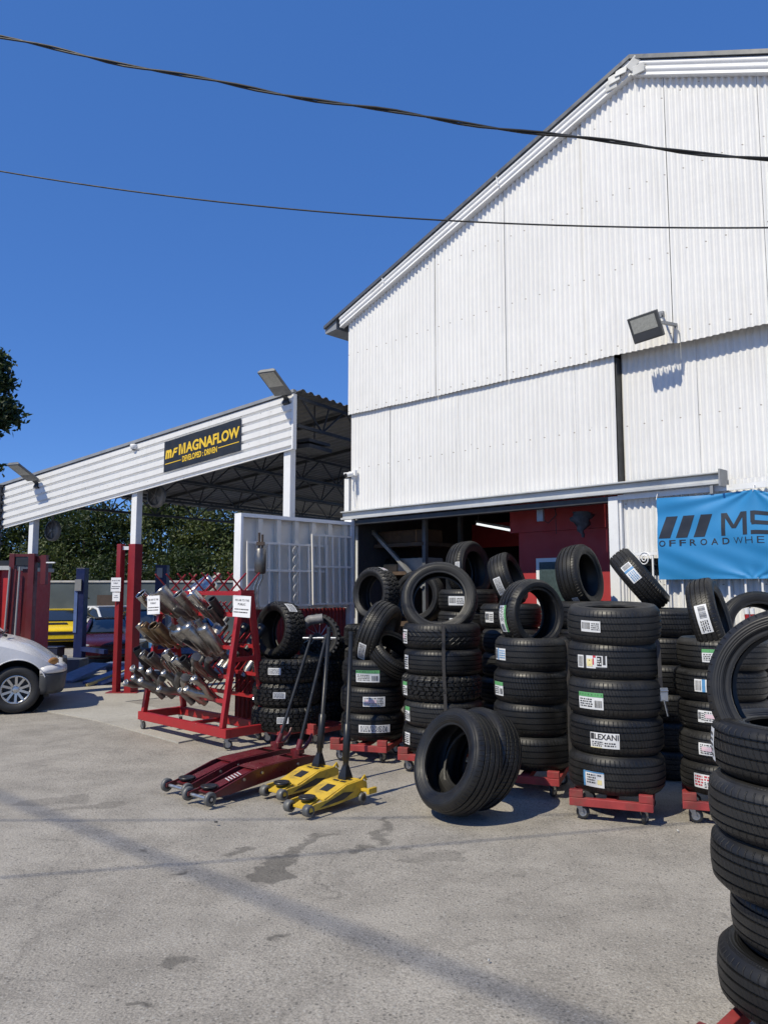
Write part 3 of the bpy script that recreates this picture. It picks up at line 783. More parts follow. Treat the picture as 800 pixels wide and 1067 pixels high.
for dx in (-.0,):
    mb.bar(inv @ Vector((fs + .17, -.27, fz + .02)), inv @ Vector((fs + .20, -.0, fz + .05)), .03)
    mb.bar(inv @ Vector((fs + .06, -.02, fz + .20)), inv @ Vector((fs + .16, -.24, fz + .12)), .02)
    mb.box(-.03, .03, -.02, .02, -.03, .03, 0, inv @ Matrix.Translation((fs + .05, -.02, fz + .2)))
    mb.tube([inv @ Vector((fs + .2, -.02, fz + .03)), inv @ Vector((fs + .24, -.03, fz - .04)), inv @ Vector((fs + .245, -.015, fz - .14))], .006, 6)
mb.build('bracket', GREYM, fl)
cs, cz = wl(366, 494, -.08)
t = thing('security_camera', 'small white security camera at the building corner over the fence', 'camera', MBLD @ Matrix.Translation((cs, -.1, cz)))
mb = MB(); mb.tube([(-.02, .09, .02), (-.02, .0, .02)], .02, 12); mb.box(-.05, .04, .06, .1, -.02, .06); mb.tube([(-.0, .03, 0), (.0, -.09, -.03)], .035, 16); mb.build('housing', WHITE, t)
mb = MB(); mb.tube([(.0, -.088, -.03), (.0, -.1, -.034)], .03, 16); mb.build('lens', BLACKP, t)
mb = MB(); mb.bar((-.05, .08, .03), (-.22, .08, .035), .03); mb.build('arm', WHITE, t)
mb = MB(); mb.tube([(-.01, .09, -.0), (-.02, .085, -.2), (.01, .08, -.5)], .012, 8); mb.build('conduit', WHITE, t)

# ------------------------------------------------------------------ blue banner
bx0, bz1 = wl(683, 519, -.09); bz0 = wl(687, 604, -.09)[1]
bx1 = bx0 + (bz1 - bz0) * 2.75; BH = bz1 - bz0; BWd = bx1 - bx0
def bwave(x, z):
    q = (x - bx0) / BWd; r = (z - bz0) / BH
    y = .010 * math.sin(9 * q * 2 + 3 * r) + .008 * math.sin(17 * q + 9 * r) + .012 * math.sin(4 * q - 6 * r)
    # folds hanging from the ties
    for tx in (.415,):
        dx = q - tx; ang = math.atan2(dx, max(.02, 1.02 - r)); dist = math.hypot(dx, 1 - r)
        y += .012 * math.sin(ang * 11) * math.exp(-dist * 1.4)
    dx = q - .40; y += .016 * math.sin(math.atan2(dx, max(.015, r)) * 9) * math.exp(-(math.hypot(dx * 2, r)) * 5)
    y += .006 * math.sin((x * 2.2 + z * 5) * 6) * math.exp(-((r - .2) ** 2) * 14)
    return -.085 + y * .7
def bdrop(x, z):
    q = (x - bx0) / BWd; r = (z - bz0) / BH
    sag = .10 * math.sin(PI * min(1, max(0, (q - .42) / .42))) if q > .42 else .012 * math.sin(PI * q / .42)
    return z - sag * r * r
t = thing('vinyl_banner', 'bright blue vinyl banner with black lettering tied along the white wall', 'banner', MBLD)
mb = MB(); nx, nz = 150, 60; vs = []; fs = []
for i in range(nx + 1):
    for j in range(nz + 1):
        x = bx0 + BWd * i / nx; z = bz0 + BH * j / nz; vs.append((x, bwave(x, z), bdrop(x, z)))
for i in range(nx):
    for j in range(nz): fs.append((i * (nz + 1) + j, (i + 1) * (nz + 1) + j, (i + 1) * (nz + 1) + j + 1, i * (nz + 1) + j + 1))
mb.add(vs, fs, 0, True); mb.build('sheet', M('banner_blue', (.020, .215, .49), .62, var=.05, scale=2), t, fix=False)
BINK = M('banner_ink', (.016, .022, .035), .5, var=.1)
mb = MB()
def onban(vf):
    vs, fs = vf; mb.add([(x, bwave(x, z) - .003, bdrop(x, z)) for x, z in vs], fs, 0)
def para(x0, x1, z0, z1, sh):
    n = 8; vs = []; fs = []
    for j in range(n + 1):
        q = j / n
        for i in range(5): vs.append((x0 + sh * q + (x1 - x0) * i / 4, z0 + (z1 - z0) * q))
    for j in range(n):
        for i in range(4): fs.append((j * 5 + i, j * 5 + i + 1, (j + 1) * 5 + i + 1, (j + 1) * 5 + i))
    return vs, fs
def bl(u, v): return wl(u, v, -.09)
lz0 = bz0 + BH * .50; lz1 = bz0 + BH * .765
gx = [bl(u, 560)[0] for u in (686, 704, 722.5)]
gw = [bl(u, 560)[0] for u in (699, 717, 735)]
for g, e in zip(gx, gw): onban(para(g, e - .01, lz0, lz1, (gw[0] - gx[0]) * .62))
def strokes(segs): # filled polygons in letter space mapped to x range
    for s_ in segs: onban(s_)
def quad(p, n=6):
    (ax, az), (bx_, bz_), (cx, cz_), (dx, dz) = p; vs = []; fs = []
    for i in range(n + 1):
        for j in range(n + 1):
            s_, r_ = i / n, j / n
            vs.append(((ax * (1 - s_) + bx_ * s_) * (1 - r_) + (dx * (1 - s_) + cx * s_) * r_, (az * (1 - s_) + bz_ * s_) * (1 - r_) + (dz * (1 - s_) + cz_ * s_) * r_))
    for i in range(n):
        for j in range(n): fs.append((i * (n + 1) + j, (i + 1) * (n + 1) + j, (i + 1) * (n + 1) + j + 1, i * (n + 1) + j + 1))
    return vs, fs
mx = bl(751, 545)[0]; mx2 = bl(778, 545)[0]; LW = mx2 - mx; LH = lz1 - lz0; tk = LW * .16; th = LH * .17
def R_(x0, x1, z0, z1): return quad(((x0, z0), (x1, z0), (x1, z1), (x0, z1)))
z0, z1 = lz0, lz1
strokes([R_(mx, mx + tk, z0, z1), R_(mx2 - tk, mx2, z0, z1), quad(((mx + LW * .42, z0 + LH * .3), (mx + LW * .58, z0 + LH * .3), (mx + tk * 1.4, z1), (mx + tk * .2, z1))), quad(((mx + LW * .42, z0 + LH * .3), (mx + LW * .58, z0 + LH * .3), (mx2 - tk * .2, z1), (mx2 - tk * 1.4, z1)))])
s0 = mx2 + LW * .14; s1 = s0 + LW * .98
strokes([R_(s0, s1, z1 - th, z1), R_(s0, s1, z0, z0 + th), R_(s0 + th * .2, s1 - th * .2, (z0 + z1) / 2 - th / 2, (z0 + z1) / 2 + th / 2), R_(s0, s0 + tk, (z0 + z1) / 2, z1 - th), R_(s1 - tk, s1, z0 + th, (z0 + z1) / 2)])
a0 = s1 + LW * .12; a1 = a0 + LW * 1.05
strokes([R_(a0, a0 + tk, z0, z1 - th), R_(a1 - tk, a1, z0, z1), R_(a0, a1, z1 - th, z1), R_(a0 + tk, a1 - tk, z0 + LH * .38, z0 + LH * .38 + th)])
x_ = bl(687, 575)[0]; dd = (bl(764.5, 565)[0] - x_)
oz0 = bz0 + BH * .40; oz1 = bz0 + BH * .475
pitchx = dd / 7 ; 
for i, ch in enumerate('OFFROADWHEELS'):
    xx = x_ + i * pitchx; bold = i < 7
    wdt = pitchx * (.62 if ch != 'W' else .8)
    onban(text2d(ch, xx, xx + wdt, oz0, oz1, off=.012 if bold else -.012, cuts=1))
mb.build('lettering', BINK, t, fix=False)
for q, dz in ((0, 0), (.415, 0), (.84, 0)):
    mb = MB()
    x = bx0 + BWd * q; mb.tube([(x, bwave(x, bz1) - .003, bz1 - .015), (x, -.05, bz1 + .05), (x, -.02, hz - .06)], .004, 5)
    mb.build('tie_cord', WHITE, t); mb = MB(); mb.tube([(x, bwave(x, bz0) - .003, bz0 + .01), (x, -.04, bz0 - .03)], .004, 5); mb.build('tie_cord', WHITE, t)

# red handled tools standing in the upright tyre
for i, u in enumerate((777, 783)):
    p = at(u, 634, 6.95); q_ = at(u + 4, 662, 6.95)
    t = thing('red_tool', ('left' if i == 0 else 'right') + ' one of two red white tipped handles inside tyre under banner', 'tool', Matrix.Translation(q_))
    mb = MB(); mb.tube([(0, 0, -.05), tuple((p - q_) * .78)], .02, 10); mb.build('handle', RED, t)
    mb = MB(); mb.tube([tuple((p - q_) * .79), tuple(p - q_)], .021, 10); mb.build('tip', WHITE, t)

# ------------------------------------------------------------------ canopy
KB = lambda x: 3.82 + .1287 * x
FH = .88; KL = -7.16; KD = 11.0
t = K = thing('steel_canopy', 'open white canopy with ribbed sloping fascia on white posts', 'canopy', MK)
mb = MB()
prof = [(-.004, 0.0), (-.03, .0), (-.03, .015)]
nr = 6
for i in range(nr):
    b0 = .02 + (FH - .06) * i / nr; st = (FH - .06) / nr
    prof += [(-.012, b0 + .002), (-.012, b0 + st * .14), (-.048, b0 + st * .32), (-.050, b0 + st * .95), (-.014, b0 + st * .993)]
prof += [(-.012, FH - .03), (-.004, FH - .03)]
mb.loft([[(x, y, KB(x) + z) for y, z in prof] for x in (KL, KL / 2, 0.0)], 0, False)
mb.build('fascia', WALLM, K)
mb = MB(); mb.prism([(KL - .02, KB(KL) + FH - .028), (.04, KB(.04) + FH - .028), (.04, KB(.04) + FH + .02), (KL - .02, KB(KL) + FH + .02)], -.075, -.0); mb.build('roof_edge', GREYM, K)
mb = MB(); mb.box(.002, .03, -.058, .03, KB(0) + .0, KB(0) + FH - .035); mb.build('corner_trim', WHITE, K)
mb = MB(); vs = []; fs = []; ny = int(KD / .05)
for i in range(ny + 1):
    y = .0 + KD * i / ny; k = i % 4; dz = (0, .035, .035, 0)[k]
    for x in (KL - .02, -3.6, .12): vs.append((x, y, KB(x) + FH + dz - .01 + .012 * y))
for i in range(ny):
    for j in range(2): fs.append((i * 3 + j, (i + 1) * 3 + j, (i + 1) * 3 + j + 1, i * 3 + j + 1))
mb.add(vs, fs); mb.build('roof', M('canopy_roof', (.17, .175, .18), .5, .3, var=.15, dirt=(.08, .075, .07), dirt_amt=.3), K, fix=False)
px_ = [kl(298, 490)[0], kl(143, 540, .1)[0], kl(36, 555, .1)[0]]
for x in px_:
    mb = MB(); mb.box(x - .065, x + .065, .02, .15, 0, KB(x) + .1); mb.build('post', WHITE, K, bevel=.006)
for x in px_:
    mb = MB(); mb.box(x - .05, x + .05, KD - .2, KD - .1, 0, KB(x) + .6); mb.build('rear_post', DARKM, K)
TRM = M('truss_steel', (.05, .052, .055), .5, .3, var=.2)
for x in [.02, px_[0] - 2.1, px_[1] - .1, px_[1] - 1.6, px_[2] - .1]:
    zt = KB(x) + FH - .05; zb = zt - .46; mb = MB()
    up = lambda y: .012 * y
    mb.bar((x, .05, zt - .03), (x, KD, zt - .03 + up(KD)), .05); mb.bar((x, .05, zb), (x, KD, zb + up(KD)), .05)
    y = .1; k = 0
    while y < KD - .6:
        mb.bar((x, y, (zt if k % 2 == 0 else zb) + up(y)), (x, y + .62, (zb if k % 2 == 0 else zt) + up(y)), .022); 
        if k % 2 == 0: mb.bar((x, y + .62, zb + up(y)), (x, y + .80, zt + up(y)), .018)
        y += .62; k += 1
    mb.build('truss', TRM, K)
for y in (1.5, 3.6, 5.7, KD - .15):
    mb = MB(); mb.bar((KL, y, KB(KL) + FH - .06 + .012 * y), (.02, y, KB(.02) + FH - .06 + .012 * y), .04, .06); mb.build('purlin', TRM, K)
# canopy sign
sx0, sz1_ = kl(171, 459, -.07); sx1, _ = kl(251, 437, -.07)
sA = (sx0, kl(171, 491, -.07)[1] - KB(sx0)); sB = (sx0, kl(171, 459, -.07)[1] - KB(sx0)); sD = (sx1, kl(251, 437, -.07)[1] - KB(sx1)); sE = (sx1, kl(251, 471, -.07)[1] - KB(sx1))
zb_ = (sA[1] + sE[1]) / 2; zt_ = (sB[1] + sD[1]) / 2
t = thing('canopy_sign', 'black banner with yellow lettering fixed on the canopy fascia', 'sign', MK)
def kw(x): return -.062 + .004 * math.sin(x * 7) 
mb = MB(); vs = []; fs = []; n = 40
for i in range(n + 1):
    x = sx0 + (sx1 - sx0) * i / n
    for z in (zb_, zt_): vs += [(x, kw(x) - .006 * 0, KB(x) + z)]
for i in range(n): fs.append((2 * i, 2 * i + 2, 2 * i + 3, 2 * i + 1))
mb.add(vs, fs, 0, True); mb.build('panel', M('sign_black', (.014, .016, .02), .45, var=.3, scale=4), t, fix=False)
YEL = M('sign_yellow', (.75, .50, .03), .5, var=.06)
mb = MB(); sw = sx1 - sx0; shh = zt_ - zb_
def onsign(vf): vs, fs = vf; mb.add([(x, kw(x) - .004, KB(x) + z) for x, z in vs], fs)
def SX(q): return sx0 + sw * q
def SZ(q): return zb_ + shh * q
onsign(text2d('AGNAFLOW', SX(.302), SX(.985), SZ(.43), SZ(.77), off=.034))
ma, mc, mw, me_, z0_, z1_ = SX(.205), SX(.296), sw * .021, SX(.2505), SZ(.43), SZ(.77)
for pg in (((ma, z0_), (ma + mw, z0_), (ma + mw, z1_), (ma, z1_)), ((mc - mw, z0_), (mc, z0_), (mc, z1_), (mc - mw, z1_)), ((me_ - mw * .42, z0_), (me_ + mw * .42, z0_), (ma + mw * 1.35, z1_), (ma + mw * 1.02, z1_)), ((me_ - mw * .42, z0_), (me_ + mw * .42, z0_), (mc - mw * 1.02, z1_), (mc - mw * 1.35, z1_))):
    onsign((list(pg), [(0, 1, 2, 3)]))
onsign(text2d('m', SX(.02), SX(.105), SZ(.42), SZ(.70), shear=.15, off=.05)); onsign(text2d('F', SX(.105), SX(.19), SZ(.42), SZ(.70), shear=.35, off=.035))
onsign(text2d('DEVELOPED : DRIVEN', SX(.255), SX(.705), SZ(.17), SZ(.36), off=.03))
onsign(R_(SX(.02), SX(.235), SZ(.245), SZ(.27))); onsign(R_(SX(.72), SX(.98), SZ(.275), SZ(.30)))
mb.build('lettering', YEL, t, fix=False)
# flat LED lamps on the fascia
def ledlamp(u, v, label):
    x, z = kl(u, v, -.06)
    T = MK @ Matrix.Translation((x, -.06, z)) @ Matrix.Rotation(.10, 4, 'Z') @ Matrix.Rotation(math.radians(-27), 4, 'X')
    t = thing('canopy_lamp', label, 'lamp', T, 'flat lamps along the canopy fascia')
    mb = MB(); mb.prism([(-.15, .0), (.15, .0), (.15, .03), (.11, .055), (-.11, .055), (-.15, .03)], -.62, -.09); mb.build('housing', M('lamp_housing2', (.16, .165, .17), .45, .5, var=.1), t, bevel=.006)
    mb = MB(); mb.box(-.125, .125, -.60, -.30, -.006, -.001); mb.build('lens', M('lamp_lens', ()), t)
    mb = MB(); mb.bar((0, -.1, .03), (0, .04, .0), .05); mb.box(-.05, .05, .0, .06, -.07, .05); mb.build('bracket', DARKM, t)
ledlamp(298, 416, 'flat grey lamp on the upper right end of canopy fascia'); ledlamp(38, 504, 'flat grey lamp at the low left end of canopy fascia')
x, z = kl(140, 465, -.06)
t = thing('security_camera', 'small white security camera on the middle of canopy fascia', 'camera', MK @ Matrix.Translation((x, -.07, z)))
mb = MB(); mb.lathe([(0, -.07), (.05, -.05), (.065, 0), (.06, .03), (0, .04)], 16); mb.bar((0, .06, .03), (0, 0, .03), .03); mb.build('housing', WHITE, t)
mb = MB(); mb.lathe([(0, -.074), (.03, -.066), (.036, -.05)], 14); mb.build('lens', BLACKP, t)
x, z = kl(325, 462, .5)
t = thing('hanging_heater', 'dark tray lamp hanging under the right end of canopy roof', 'lamp', MK @ Matrix.Translation((x - .1, .6, z)))
mb = MB(); mb.box(-.2, .2, -.3, .3, -.10, -.04); mb.box(-.18, .18, -.28, .28, .0, .05); mb.build('body', DARKM, t); mb = MB(); mb.bar((0, .1, .05), (0, .1, .7), .015); mb.build('hanger', DARKM, t)
for u, v, d, lab in ((163, 517, .45, 'round dark fan disc beside the middle canopy post'), (55, 553, .45, 'round dark fan disc beside the far left canopy post')):
    x, z = kl(u, v, d); t = thing('round_fan', lab, 'fan', MK @ Matrix.Translation((x, d, z)))
    FM = M('fan_grey', (.20, .20, .20), .5, .3, var=.2)
    TX = Matrix.Rotation(PI / 2, 4, 'X'); mb = MB(); mb.lathe([(.15, -.03), (.20, -.04), (.205, .03), (.17, .05)], 32, T=TX); mb.build('rim', FM, t)
    mb = MB(); mb.lathe([(0, .02), (.15, .01), (.16, -.02)], 28, T=TX)
    for k in range(5):
        a = 2 * PI * k / 5; mb.bar((.03 * math.cos(a), -.03, .03 * math.sin(a)), (.15 * math.cos(a), -.03, .15 * math.sin(a)), .02, .01)
    mb.tube([(0, -.05, 0), (0, .0, 0)], .03, 12); mb.build('blades', FM, t)
    mb = MB(); mb.bar((0, 0, .18), (0, -.05, .6), .03); mb.build('bracket', FM, t)

# ------------------------------------------------------------------ white panel fence over a red dwarf wall
MF_ = Matrix.Translation((-.52 - .7071 * 1.93, 11.36 - .7071 * 1.93, 0)) @ Matrix.Rotation(PI / 4, 4, 'Z'); FL = 1.93
t = FEN = thing('panel_fence', 'white metal panel fence standing on a red wall beside the doorway', 'fence', MF_)
FZ1 = 2.72; FZ0 = 1.47
FW = M('fence_white', (.72, .68, .60), .5, var=.06, scale=2, dirt=(.36, .35, .33), dirt_amt=.3)
mb = MB(); mb.box(0, FL, .0, .02, FZ0, FZ1 - .05)
mb.build('sheet', FW, FEN)
mb = MB(); mb.box(-.0, FL, -.09, .06, FZ1 - .048, FZ1); mb.box(-.04, -.002, -.09, .06, FZ0 - .02, FZ1); mb.build('frame', M('fence_frame', (.78, .79, .8), .45, var=.05), FEN)
for i in range(6):
    x = .25 + i * .305
    mb = MB(); mb.box(x, x + .07, -.07, -.002, FZ0, FZ1 - .05); mb.build('stud', FW, FEN)
mb = MB(); corr_sheet(mb, -.02, FL + .1, lambda x: 0, lambda x: FZ0 - .005, .02, rows=4); mb.build('dwarf_wall', M('red_iron', (.22, .018, .02), .55, var=.2, dirt=(.08, .03, .02)), FEN, fix=False)
def grille(x0, x1, z0, z1, bars, label, rails, yo, scroll=None):
    t = thing('security_grille', label, 'grille', MF_ @ Matrix.Translation((x0, yo, z0)) @ Matrix.Rotation(-.04, 4, 'X'))
    w = x1 - x0; h = z1 - z0; GM = M('grille_white', (.74, .71, .65), .45, var=.06)
    mb = MB()
    for i in range(bars): x = w * i / (bars - 1); mb.box(x - .012, x + .012, -.012, .012, 0, h)
    mb.build('bars', GM, t)
    for q in rails: mb = MB(); mb.box(-.01, w + .01, -.013, .013, h * q - .014, h * q + .014); mb.build('rail', GM, t)
    if scroll:
        mb = MB()
        for sg in (0, 1):
            pts = [(scroll + .045 * math.sin(i / 40 * 6 * PI + sg * PI), -.012, h * (.05 + .9 * i / 40)) for i in range(41)]; mb.tube(pts, .005, 6)
        mb.build('scroll', GM, t)
grille(.06, 1.42, 1.50, 2.36, 9, 'wide white window grille with scroll leaning on the fence', (.02, .56, .98), -.13, .78)
grille(1.12, 1.86, 1.52, 2.50, 7, 'tall white window grille leaning on fence next to the doorway', (.01, .54, .99), -.17)
# ------------------------------------------------------------------ exhaust display rack
r0 = gnd(143, 760); r1 = gnd(237, 783)
RL = (r1 - r0).length - .04; RD = .62
MR = Matrix.Translation(r0) @ Matrix.Rotation(math.atan2(r1.y - r0.y, r1.x - r0.x), 4, 'Z')
t = RK_ = thing('exhaust_rack', 'red welded display rack on casters loaded with chrome exhaust tips', 'rack', MR)
RH = 1.70; BZ = .12
mb = MB()
mb.box(0, RL, 0, .06, BZ, BZ + .10); mb.box(0, RL, RD - .06, RD, BZ, BZ + .10); mb.box(0, .06, .062, RD - .062, BZ + .002, BZ + .098); mb.box(RL - .06, RL, .062, RD - .062, BZ + .002, BZ + .098)
mb.box(RL * .5 - .03, RL * .5 + .03, .062, RD - .062, BZ + .02, BZ + .06)
mb.build('base_frame', RED, RK_, bevel=.005)
def fy(z): return .03 + (z - .22) / (RH - .22) * .22
for x in (.10, RL - .10):
    for s in (0, 1):
        mb = MB(); ya = .03 if s == 0 else RD - .03; yb = .25 if s == 0 else RD - .25
        mb.bar((x, ya, BZ + .1), (x, yb, RH), .06, .06, up=(1, 0, 0)); mb.build('leg', RED, RK_, bevel=.004)
    mb = MB(); mb.box(x - .028, x + .028, .22, RD - .22, RH - .06, RH + .02); mb.build('cross_tie', RED, RK_)
    mb = MB(); mb.bar((x, fy(.95), .95), (x, RD - fy(.95), .95), .05); mb.build('cross_tie', RED, RK_)
tiers = [.50, .76, 1.08, 1.44]
for i, z in enumerate(tiers):
    for s in (0, 1):
        y = fy(z) if s == 0 else RD - fy(z)
        mb = MB(); mb.box(.132, RL - .132, y - .02, y + .02, z - .02, z + .02)
        x = .2
        while x < RL - .15:
            sg = -1 if s == 0 else 1; ln = .19
            mb.bar((x, y, z + .02), (x, y + sg * ln * .62, z + ln * .75), .012); x += .11
        mb.build('shelf_rail', RED, RK_)
mb = MB(); mb.box(.132, RL - .132, .29, .33, RH - .04, RH + .01)
x = .16
k = 0
while x < RL - .1:
    for sg in (-1, 1): mb.bar((x + .03 * sg, .31 - sg * .02, RH), (x + .03 * sg, .31 + sg * .20, RH + .22), .015)
    x += .26
mb.build('top_rail', RED, RK_)
for x in (.05, RL - .05):
    for y in (.04, RD - .04): caster(RK_, x, y, BZ - .0, .05, RND.uniform(-1, 1))
CHROME = M('chrome', (.52, .51, .49), .22, 1., var=.2, scale=9, dirt=(.2, .18, .16), dirt_amt=.5)
BRUSH = M('brushed_steel', (.36, .345, .325), .34, 1., var=.3, scale=11, dirt=(.09, .075, .06), dirt_amt=.5)
CAST = M('cast_pipe', (.17, .165, .16), .42, .9, var=.3, scale=10)
GOLD = M('heat_gold', (.27, .20, .13), .36, 1., var=.3, scale=14)
BLKC = M('black_coat', (.02, .02, .022), .4, var=.3)
DEEP_BLACK = M('inner_black', (.012, .012, .012), .8)  # near-black colour for pipe bores, slots and van wheel wells
MAT_OF = {'chrome': CHROME, 'steel': BRUSH, 'cast': CAST, 'gold': GOLD, 'black': BLKC}
GX = 'exhaust parts hung on the red rack'
def item(kind, mt, x, z, label, s=1., back=False, tilt=48, roll=0., dy=-.09):
    s *= 1.16
    """part hung on a prong: local z points outward and up"""
    y = (fy(z) + dy) if not back else RD - fy(z) - dy
    a = math.radians(tilt); sgn = 1 if back else -1
    ax = Vector((roll, sgn * math.cos(a), math.sin(a)))
    T = MR @ axis_frame((x, y, z + .08), ax)
    if kind in ('wye', 'bend'): T = T @ Matrix.Rotation((1.2 if kind == 'wye' else .3) + .6 * math.sin(x * 37), 4, 'Z')
    t = thing({'tip': 'exhaust_tip', 'slit': 'exhaust_tip', 'twin': 'exhaust_tip', 'muffler': 'muffler', 'can': 'muffler', 'wye': 'exhaust_pipe', 'bend': 'exhaust_pipe', 'box': 'exhaust_tip'}[kind], label,
              {'muffler': 'muffler', 'can': 'muffler', 'wye': 'exhaust pipe', 'bend': 'exhaust pipe'}.get(kind, 'exhaust tip'), T, GX)
    m = MAT_OF[mt]; mb = MB()
    if kind in ('tip', 'box', 'slit'):
        R = .05 * s; Lh = .30 * s
        seg = 24 if kind != 'box' else 4
        mb.lathe([(R * .62, -Lh * .5), (R * .66, -Lh * .30), (R, -Lh * .2), (R, Lh * .5), (R * 1.02, Lh * .52), (R * .9, Lh * .52), (R * .88, Lh * .48)], seg, 0, smooth=kind != 'box'); mb.build('shell', m, t)
        mb = MB(); mb.lathe([(R * .88, Lh * .48), (R * .86, -Lh * .1), (0, -Lh * .1)], seg); mb.build('bore', DEEP_BLACK if mt != 'gold' else GOLD, t)
        if kind == 'slit':
            mb = MB(); mb.box(R - .006, R + .004, -.006, .006, -Lh * .18, Lh * .45); mb.box(-.006, .006, -R - .004, -R + .006, -Lh * .18, Lh * .45); mb.build('slot', DEEP_BLACK, t)
    elif kind == 'twin':
        for dx in (-.052, .052):
            R = .046 * s; Lh = .3 * s; mb = MB(); TT = Matrix.Translation((dx * s, 0, .02 * (1 if dx > 0 else -1)))
            mb.lathe([(R * .7, -Lh * .5), (R, -Lh * .25), (R, Lh * .5), (R * .9, Lh * .52), (R * .88, Lh * .48)], 22, T=TT); mb.build('shell', m, t)
            mb = MB(); mb.lathe([(R * .88, Lh * .48), (R * .8, Lh * .05), (0, Lh * .05)], 22, T=TT); mb.build('bore', DEEP_BLACK, t)
        mb = MB(); mb.tube([(0, 0, -.2 * s), (0, 0, -.12 * s)], [.035, .05], 14); mb.build('inlet', m, t)
    elif kind in ('muffler', 'can'):
        R = .075 * s; Lh = .36 * s; e = 1.25 if kind == 'muffler' else 1.0
        TS = Matrix.Diagonal((e, .85 if kind == 'muffler' else 1., 1, 1))
        mb.lathe([(.0, -Lh * .5), (R * .55, -Lh * .5), (R * .9, -Lh * .46), (R, -Lh * .42), (R, Lh * .42), (R * .9, Lh * .46), (R * .55, Lh * .5), (0, Lh * .5)], 28, T=TS); mb.build('can', m, t)
        mb = MB(); mb.lathe([(R * 1.01, -Lh * .40), (R * 1.03, -Lh * .385), (R * 1.01, -Lh * .37)], 28, T=TS); mb.build('seam', BRUSH, t); mb = MB(); mb.lathe([(R * 1.01, Lh * .37), (R * 1.03, Lh * .385), (R * 1.01, Lh * .40)], 28, T=TS); mb.build('seam', BRUSH, t)
        mb = MB(); mb.tube([(.0, 0, Lh * .49), (0, 0, Lh * .68)], .03 * s, 14); mb.build('neck', CAST, t); mb = MB(); mb.tube([(.02 * s, 0, -Lh * .49), (.02 * s, 0, -Lh * .66)], .03 * s, 14); mb.build('neck', CAST, t)
    elif kind == 'wye':
        R = .031 * s
        mb.tube([(0, 0, -.20 * s), (.0, 0, -.10 * s), (.012 * s, .0, -.02 * s), (.06 * s, 0, .06 * s), (.075 * s, 0, .16 * s)], R, 14)
        mb.tube([(0, 0, -.11 * s), (-.012 * s, 0, -.02 * s), (-.06 * s, 0, .06 * s), (-.075 * s, 0, .13 * s)], R, 14); mb.build('pipe', m, t)
        for dx, zz in ((.075, .16), (-.075, .13)): mb = MB(); mb.lathe([(R * 1.15, 0), (R * 1.15, .03), (R * .85, .031), (R * .8, -.02), (0, -.02)], 16, T=Matrix.Translation((dx * s, 0, zz * s))); mb.build('collar', BRUSH, t)
    elif kind == 'bend':
        R = .034 * s; pts = []
        for i in range(15):
            a_ = i / 14 * PI * .42; pts.append((.11 * s * (1 - math.cos(a_)) - .04, 0, .15 * s * math.sin(a_) * 1.1 - .03))
        pts = [(pts[0][0], 0, pts[0][2] - .14 * s)] + pts
        mb.tube(pts, R, 14); mb.build('pipe', m, t)
        mb = MB(); d = Vector(pts[-1]) - Vector(pts[-2]); mb.tube([pts[-1], Vector(pts[-1]) + d.normalized() * .035], R * 1.15, 14); mb.build('collar', CAST, t)
    return t
o4 = ['leftmost', 'second from left', 'third from left', 'fourth from left', 'fifth from left', 'sixth from left', 'seventh from left', 'eighth from left', 'ninth from left', 'tenth from left']
def row(z, lst, where):
    for i, (kind, mt, x, look, s, tilt, roll) in enumerate(lst):
        item(kind, mt, x, z, f'{look}, {o4[i]} {where}', s, tilt=tilt, roll=roll)
row(tiers[3], [('tip', 'chrome', .05, 'short wide chrome exhaust tip', 1.25, 44, -0.02), ('tip', 'steel', .30, 'short lower steel exhaust tip', 1.15, 38, -0.22), ('tip', 'steel', .60, 'big dark steel exhaust tip', 1.55, 51, -0.28),
               ('tip', 'steel', .92, 'long slim steel exhaust tip', 1.25, 46, -0.09), ('tip', 'chrome', 1.22, 'long bright chrome exhaust tip', 1.25, 49, -0.25), ('tip', 'black', 1.5, 'small dark exhaust tip', .8, 47, 0.11)], 'on top tier of the red rack')
row(tiers[2], [('tip', 'steel', .08, 'dull steel exhaust tip', 1., 52, -0.26), ('tip', 'gold', .24, 'pair mate gold steel tip', 1.1, 42, -0.21), ('tip', 'gold', .40, 'bronze coloured exhaust tip', 1.1, 44, 0.12), ('tip', 'gold', .56, 'darker bronze exhaust tip', 1.1, 43, -0.21),
               ('bend', 'steel', .74, 'thin bent steel pipe', .7, 37, -0.26), ('muffler', 'steel', .98, 'oval brushed muffler', 1.0, 34, -0.07), ('muffler', 'steel', 1.2, 'large oval brushed muffler', 1.15, 48, -0.25), ('muffler', 'steel', 1.47, 'brushed muffler near the right legs', 1.0, 52, -0.12)], 'on second tier of the red rack')
row(tiers[1], [('box', 'black', .10, 'square black exhaust tip', 1.15, 53, 0.09), ('tip', 'steel', .30, 'dull steel exhaust tip', 1.0, 39, -0.19), ('tip', 'cast', .46, 'dark grey exhaust tip', .95, 37, 0.02), ('bend', 'chrome', .60, 'short chrome bent pipe', .7, 43, 0.09), ('slit', 'chrome', .80, 'bright slotted chrome tip', 1.1, 54, -0.17),
               ('twin', 'chrome', .98, 'twin chrome tip', .85, 36, -0.11), ('tip', 'black', 1.14, 'black exhaust tip', .9, 40, 0.06), ('bend', 'steel', 1.36, 'curved steel elbow pipe', 1.15, 36, 0.02), ('bend', 'black', 1.58, 'black curved pipe', .9, 30, 0.09)], 'on third tier of the red rack')
